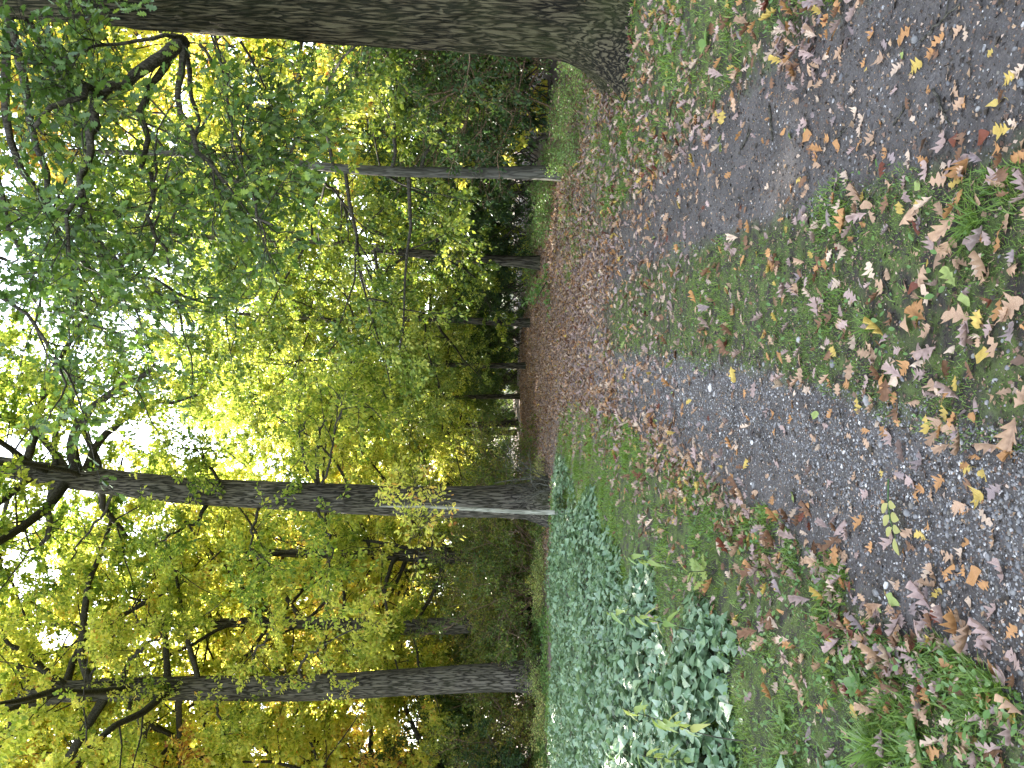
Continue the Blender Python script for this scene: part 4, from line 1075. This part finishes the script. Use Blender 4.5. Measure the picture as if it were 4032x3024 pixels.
twig(z3(1670, 540), z3(1780, 770), .006, "straight dark twig on the bare earth wheel track, nearest the camera", 1)
twig(z3(1590, 255), z3(1835, 20), .006, "long dark twig on the outer edge of the earth track", 2)
twig(z3(1065, 855), z3(1140, 780), .005, "short dark twig among tan leaves in the middle of the earth track", 3)
twig(z3(1425, 760), z3(1525, 610), .005, "mossy crumbling twig on the open earth track", 4)
twig(z3(500, 905), z3(562, 790), .009, "thick brown stick on the far part of the earth track", 5)
twig(z3(1270, 1212), z3(1370, 1100), .004, "thin twig at the edge of the grassy middle strip", 6)
twig(z3(670, 640), z3(690, 860), .008, "dark root like stick lying along the stony part of the earth track", 7)
twig(z3(1270, 735, 1000), z3(1390, 690, 1000), .005, "mossy twig on the grassy middle strip's pebbled edge", 8)
twig(z3(1350, 120, 1000), z3(1420, 280, 1000), .005, "grey twig lying in the grass of the middle strip", 9)
twig(z3(290, 1290, 1974), z3(520, 1380, 1974), .004, "dry pale stalk at the edge of the ground cover", 10)
twig(z3(860, 1440, 1974), z3(1010, 1600, 1974), .004, "dry twig under a brown leaf on the near verge", 11)

# yellow leaf sprig
c = on_ground(1937, 1118); root = link("leaf_sprig", None, None, (c[0], c[1], gz1(c[0], c[1]) + .012), R(200))
V, F = tubes(np.array([[[-.16, .01, 0], [-.08, 0, .01], [0, .0, .018], [.09, .01, .012]]]), np.array([[.003, .0025, .002, .0012]]), 5)
link("stalk", mesh("sprig_stalk", V, [F], M_HERB, True), root)
q = np.array([[-.06, 1], [-.06, -1], [-.01, 1], [-.01, -1], [.04, 1], [.04, -1], [.085, 0]])
T = np.stack([np.full(7, .5), q[:, 1], np.full(7, .15)], 1); T[-1] = (1, 0, 0)
lv = leaf_batch(np.stack([q[:, 0], q[:, 1] * .004, np.full(7, .014)], 1), T, np.tile([0, 0, 1.0], (7, 1)), np.array([.06, .065, .07, .07, .062, .06, .07]), OVAL, np.full(7, .9))
f = link("leaflets", mesh("sprig_leaflets", lv[0], lv[1], M_HERB, True, lv[2]), root); f["season"] = .72
tag(root, "yellow green sprig of paired leaflets lying at the edge of the gravel track", "leaf sprig")

# oak seedling, grass tuft, broad leaved weeds
c = on_ground(1545, 1235); root = link("oak_seedling", None, None, (c[0], c[1], gz1(c[0], c[1])))
rs = np.random.default_rng(77); sm = grow(np.zeros((3, 3)), np.array([[.1, 0, 1], [-.4, .1, 1], [.5, -.2, 1.0]]), np.array([.20, .17, .16]), 5, .15, 0, rs)
V, F = tubes(sm, np.ones((3, 1)) * np.array([[.004, .0035, .003, .0025, .002]]), 5); link("stem", mesh("seedling_stem", V, [F], M_TWIG, True), root)
i_ = np.repeat(np.arange(3), 7); p_, t_ = sample(sm, i_, rs.uniform(.4, 1, 21))
lv = leaf_batch(p_, t_ * .3 + rs.normal(0, 1, (21, 3)) * np.array([1, 1, .3]), np.tile([0, 0, 1.0], (21, 1)) + rs.normal(0, .3, (21, 3)), rs.uniform(.07, .11, 21), OAK_HI, rs.uniform(.5, .8, 21))
f = link("leaves", mesh("seedling_leaves", lv[0], lv[1], M_HERB, True, lv[2]), root); f["season"] = .62
tag(root, "pale green oak seedling in the grass beside the ground cover", "plant")


def tuft(xd, yd, n, L, seed, lab):
    rs = np.random.default_rng(seed); c = on_ground(xd, yd); a = rs.uniform(0, 6.28, n); le = rs.uniform(.3, 1.6, n)
    p = np.stack([rs.normal(0, .03, n), rs.normal(0, .03, n), np.zeros(n)], 1)
    T = np.stack([np.cos(a) * le, np.sin(a) * le, np.ones(n)], 1); N = np.stack([np.cos(a), np.sin(a), -le], 1)
    b = lobed([0, .3, .6, .85, 1], [.022, .022, .018, .011, .001], 0, -.30); V, F, at = leaf_batch(p, T, N, rs.uniform(.5, 1.1, n) * L, b, rs.uniform(.2, .6, n))
    o = link("grass_tuft", mesh("grass_tuft", V, F, M_GRASS, False, at), None, (c[0], c[1], gz1(c[0], c[1]))); tag(o, lab, "grass tuft")


tuft(1895, 1615, 170, .17, 1, "thick bright green grass tuft on the near verge beside the ground cover")
tuft(1720, 1230, 90, .10, 2, "small grass tuft at the outer edge of the verge")
tuft(1880, 700, 80, .10, 3, "green grass tuft on the middle strip")
tuft(2100, 480, 110, .11, 4, "grass tuft at the front of the middle strip next to the earth track")


def rosette(xd, yd, n, L, seed, lab):
    rs = np.random.default_rng(seed); c = on_ground(xd, yd); a = np.arange(n) * 2.4 + rs.normal(0, .2, n)
    T = np.stack([np.cos(a), np.sin(a), rs.uniform(.15, .6, n)], 1)
    V, F, at = leaf_batch(np.zeros((n, 3)), T, np.tile([0, 0, 1.0], (n, 1)), rs.uniform(.7, 1.1, n) * L, OVAL, rs.uniform(.3, .7, n))
    o = link("broad_leaved_weed", mesh("broad_leaved_weed", V, F, M_HERB, True, at), None, (c[0], c[1], gz1(c[0], c[1]) + .012)); o["season"] = .4; tag(o, lab, "weed", "broad leaved weeds")


rosette(1860, 1480, 7, .09, 1, "broad leaved weed in the grass among brown leaves on the near verge")
rosette(1985, 1600, 8, .10, 2, "broad leaved weed beside the thick grass tuft")
rosette(1700, 1560, 6, .09, 3, "broad leaved weed where the grass meets the ground cover")
rosette(1530, 95, 7, .10, 4, "broad leaved weed on the verge below the massive oak")
rosette(1440, 60, 9, .10, 5, "leafy weed against the massive oak's root")

# a fallen green branch on the leaf carpet below the leaning tree
c = P(1205, 590, 22.0); root = link("fallen_branch", None, None, (c[0], c[1], gz1(c[0], c[1])))
rs = np.random.default_rng(88); sm = grow(np.array([[.5, -.2, .04], [0, 0, .05], [-.2, .1, .05]]), np.array([[-1, .1, .15], [-.8, .4, .3], [-.8, -.5, .2]]), np.array([1.7, 1.1, 1.0]), 6, .12, -.02, rs)
V, F = tubes(sm, np.ones((3, 1)) * np.array([[.022, .018, .014, .01, .007, .004]]), 6); link("stem", mesh("fallen_branch_stem", V, [F], M_BARK_THIN, True), root)
i_ = np.repeat(np.arange(3), 110); p_, t_ = sample(sm, i_, rs.uniform(.15, 1, 330)); p_ = p_ + rs.normal(0, .09, (330, 3)) * np.array([1, 1, .6]) + np.array([0, 0, .06])
lv = leaf_batch(p_, rs.normal(0, 1, (330, 3)), np.tile([0, 0, 1.0], (330, 1)) + rs.normal(0, .4, (330, 3)), rs.uniform(.07, .12, 330), OVAL, rs.uniform(.2, .6, 330))
f = link("leaves", mesh("fallen_branch_leaves", lv[0], lv[1], M_HERB, True, lv[2]), root); f["season"] = .25
tag(root, "fallen branch still in green leaf on the brown leaf carpet", "branch")
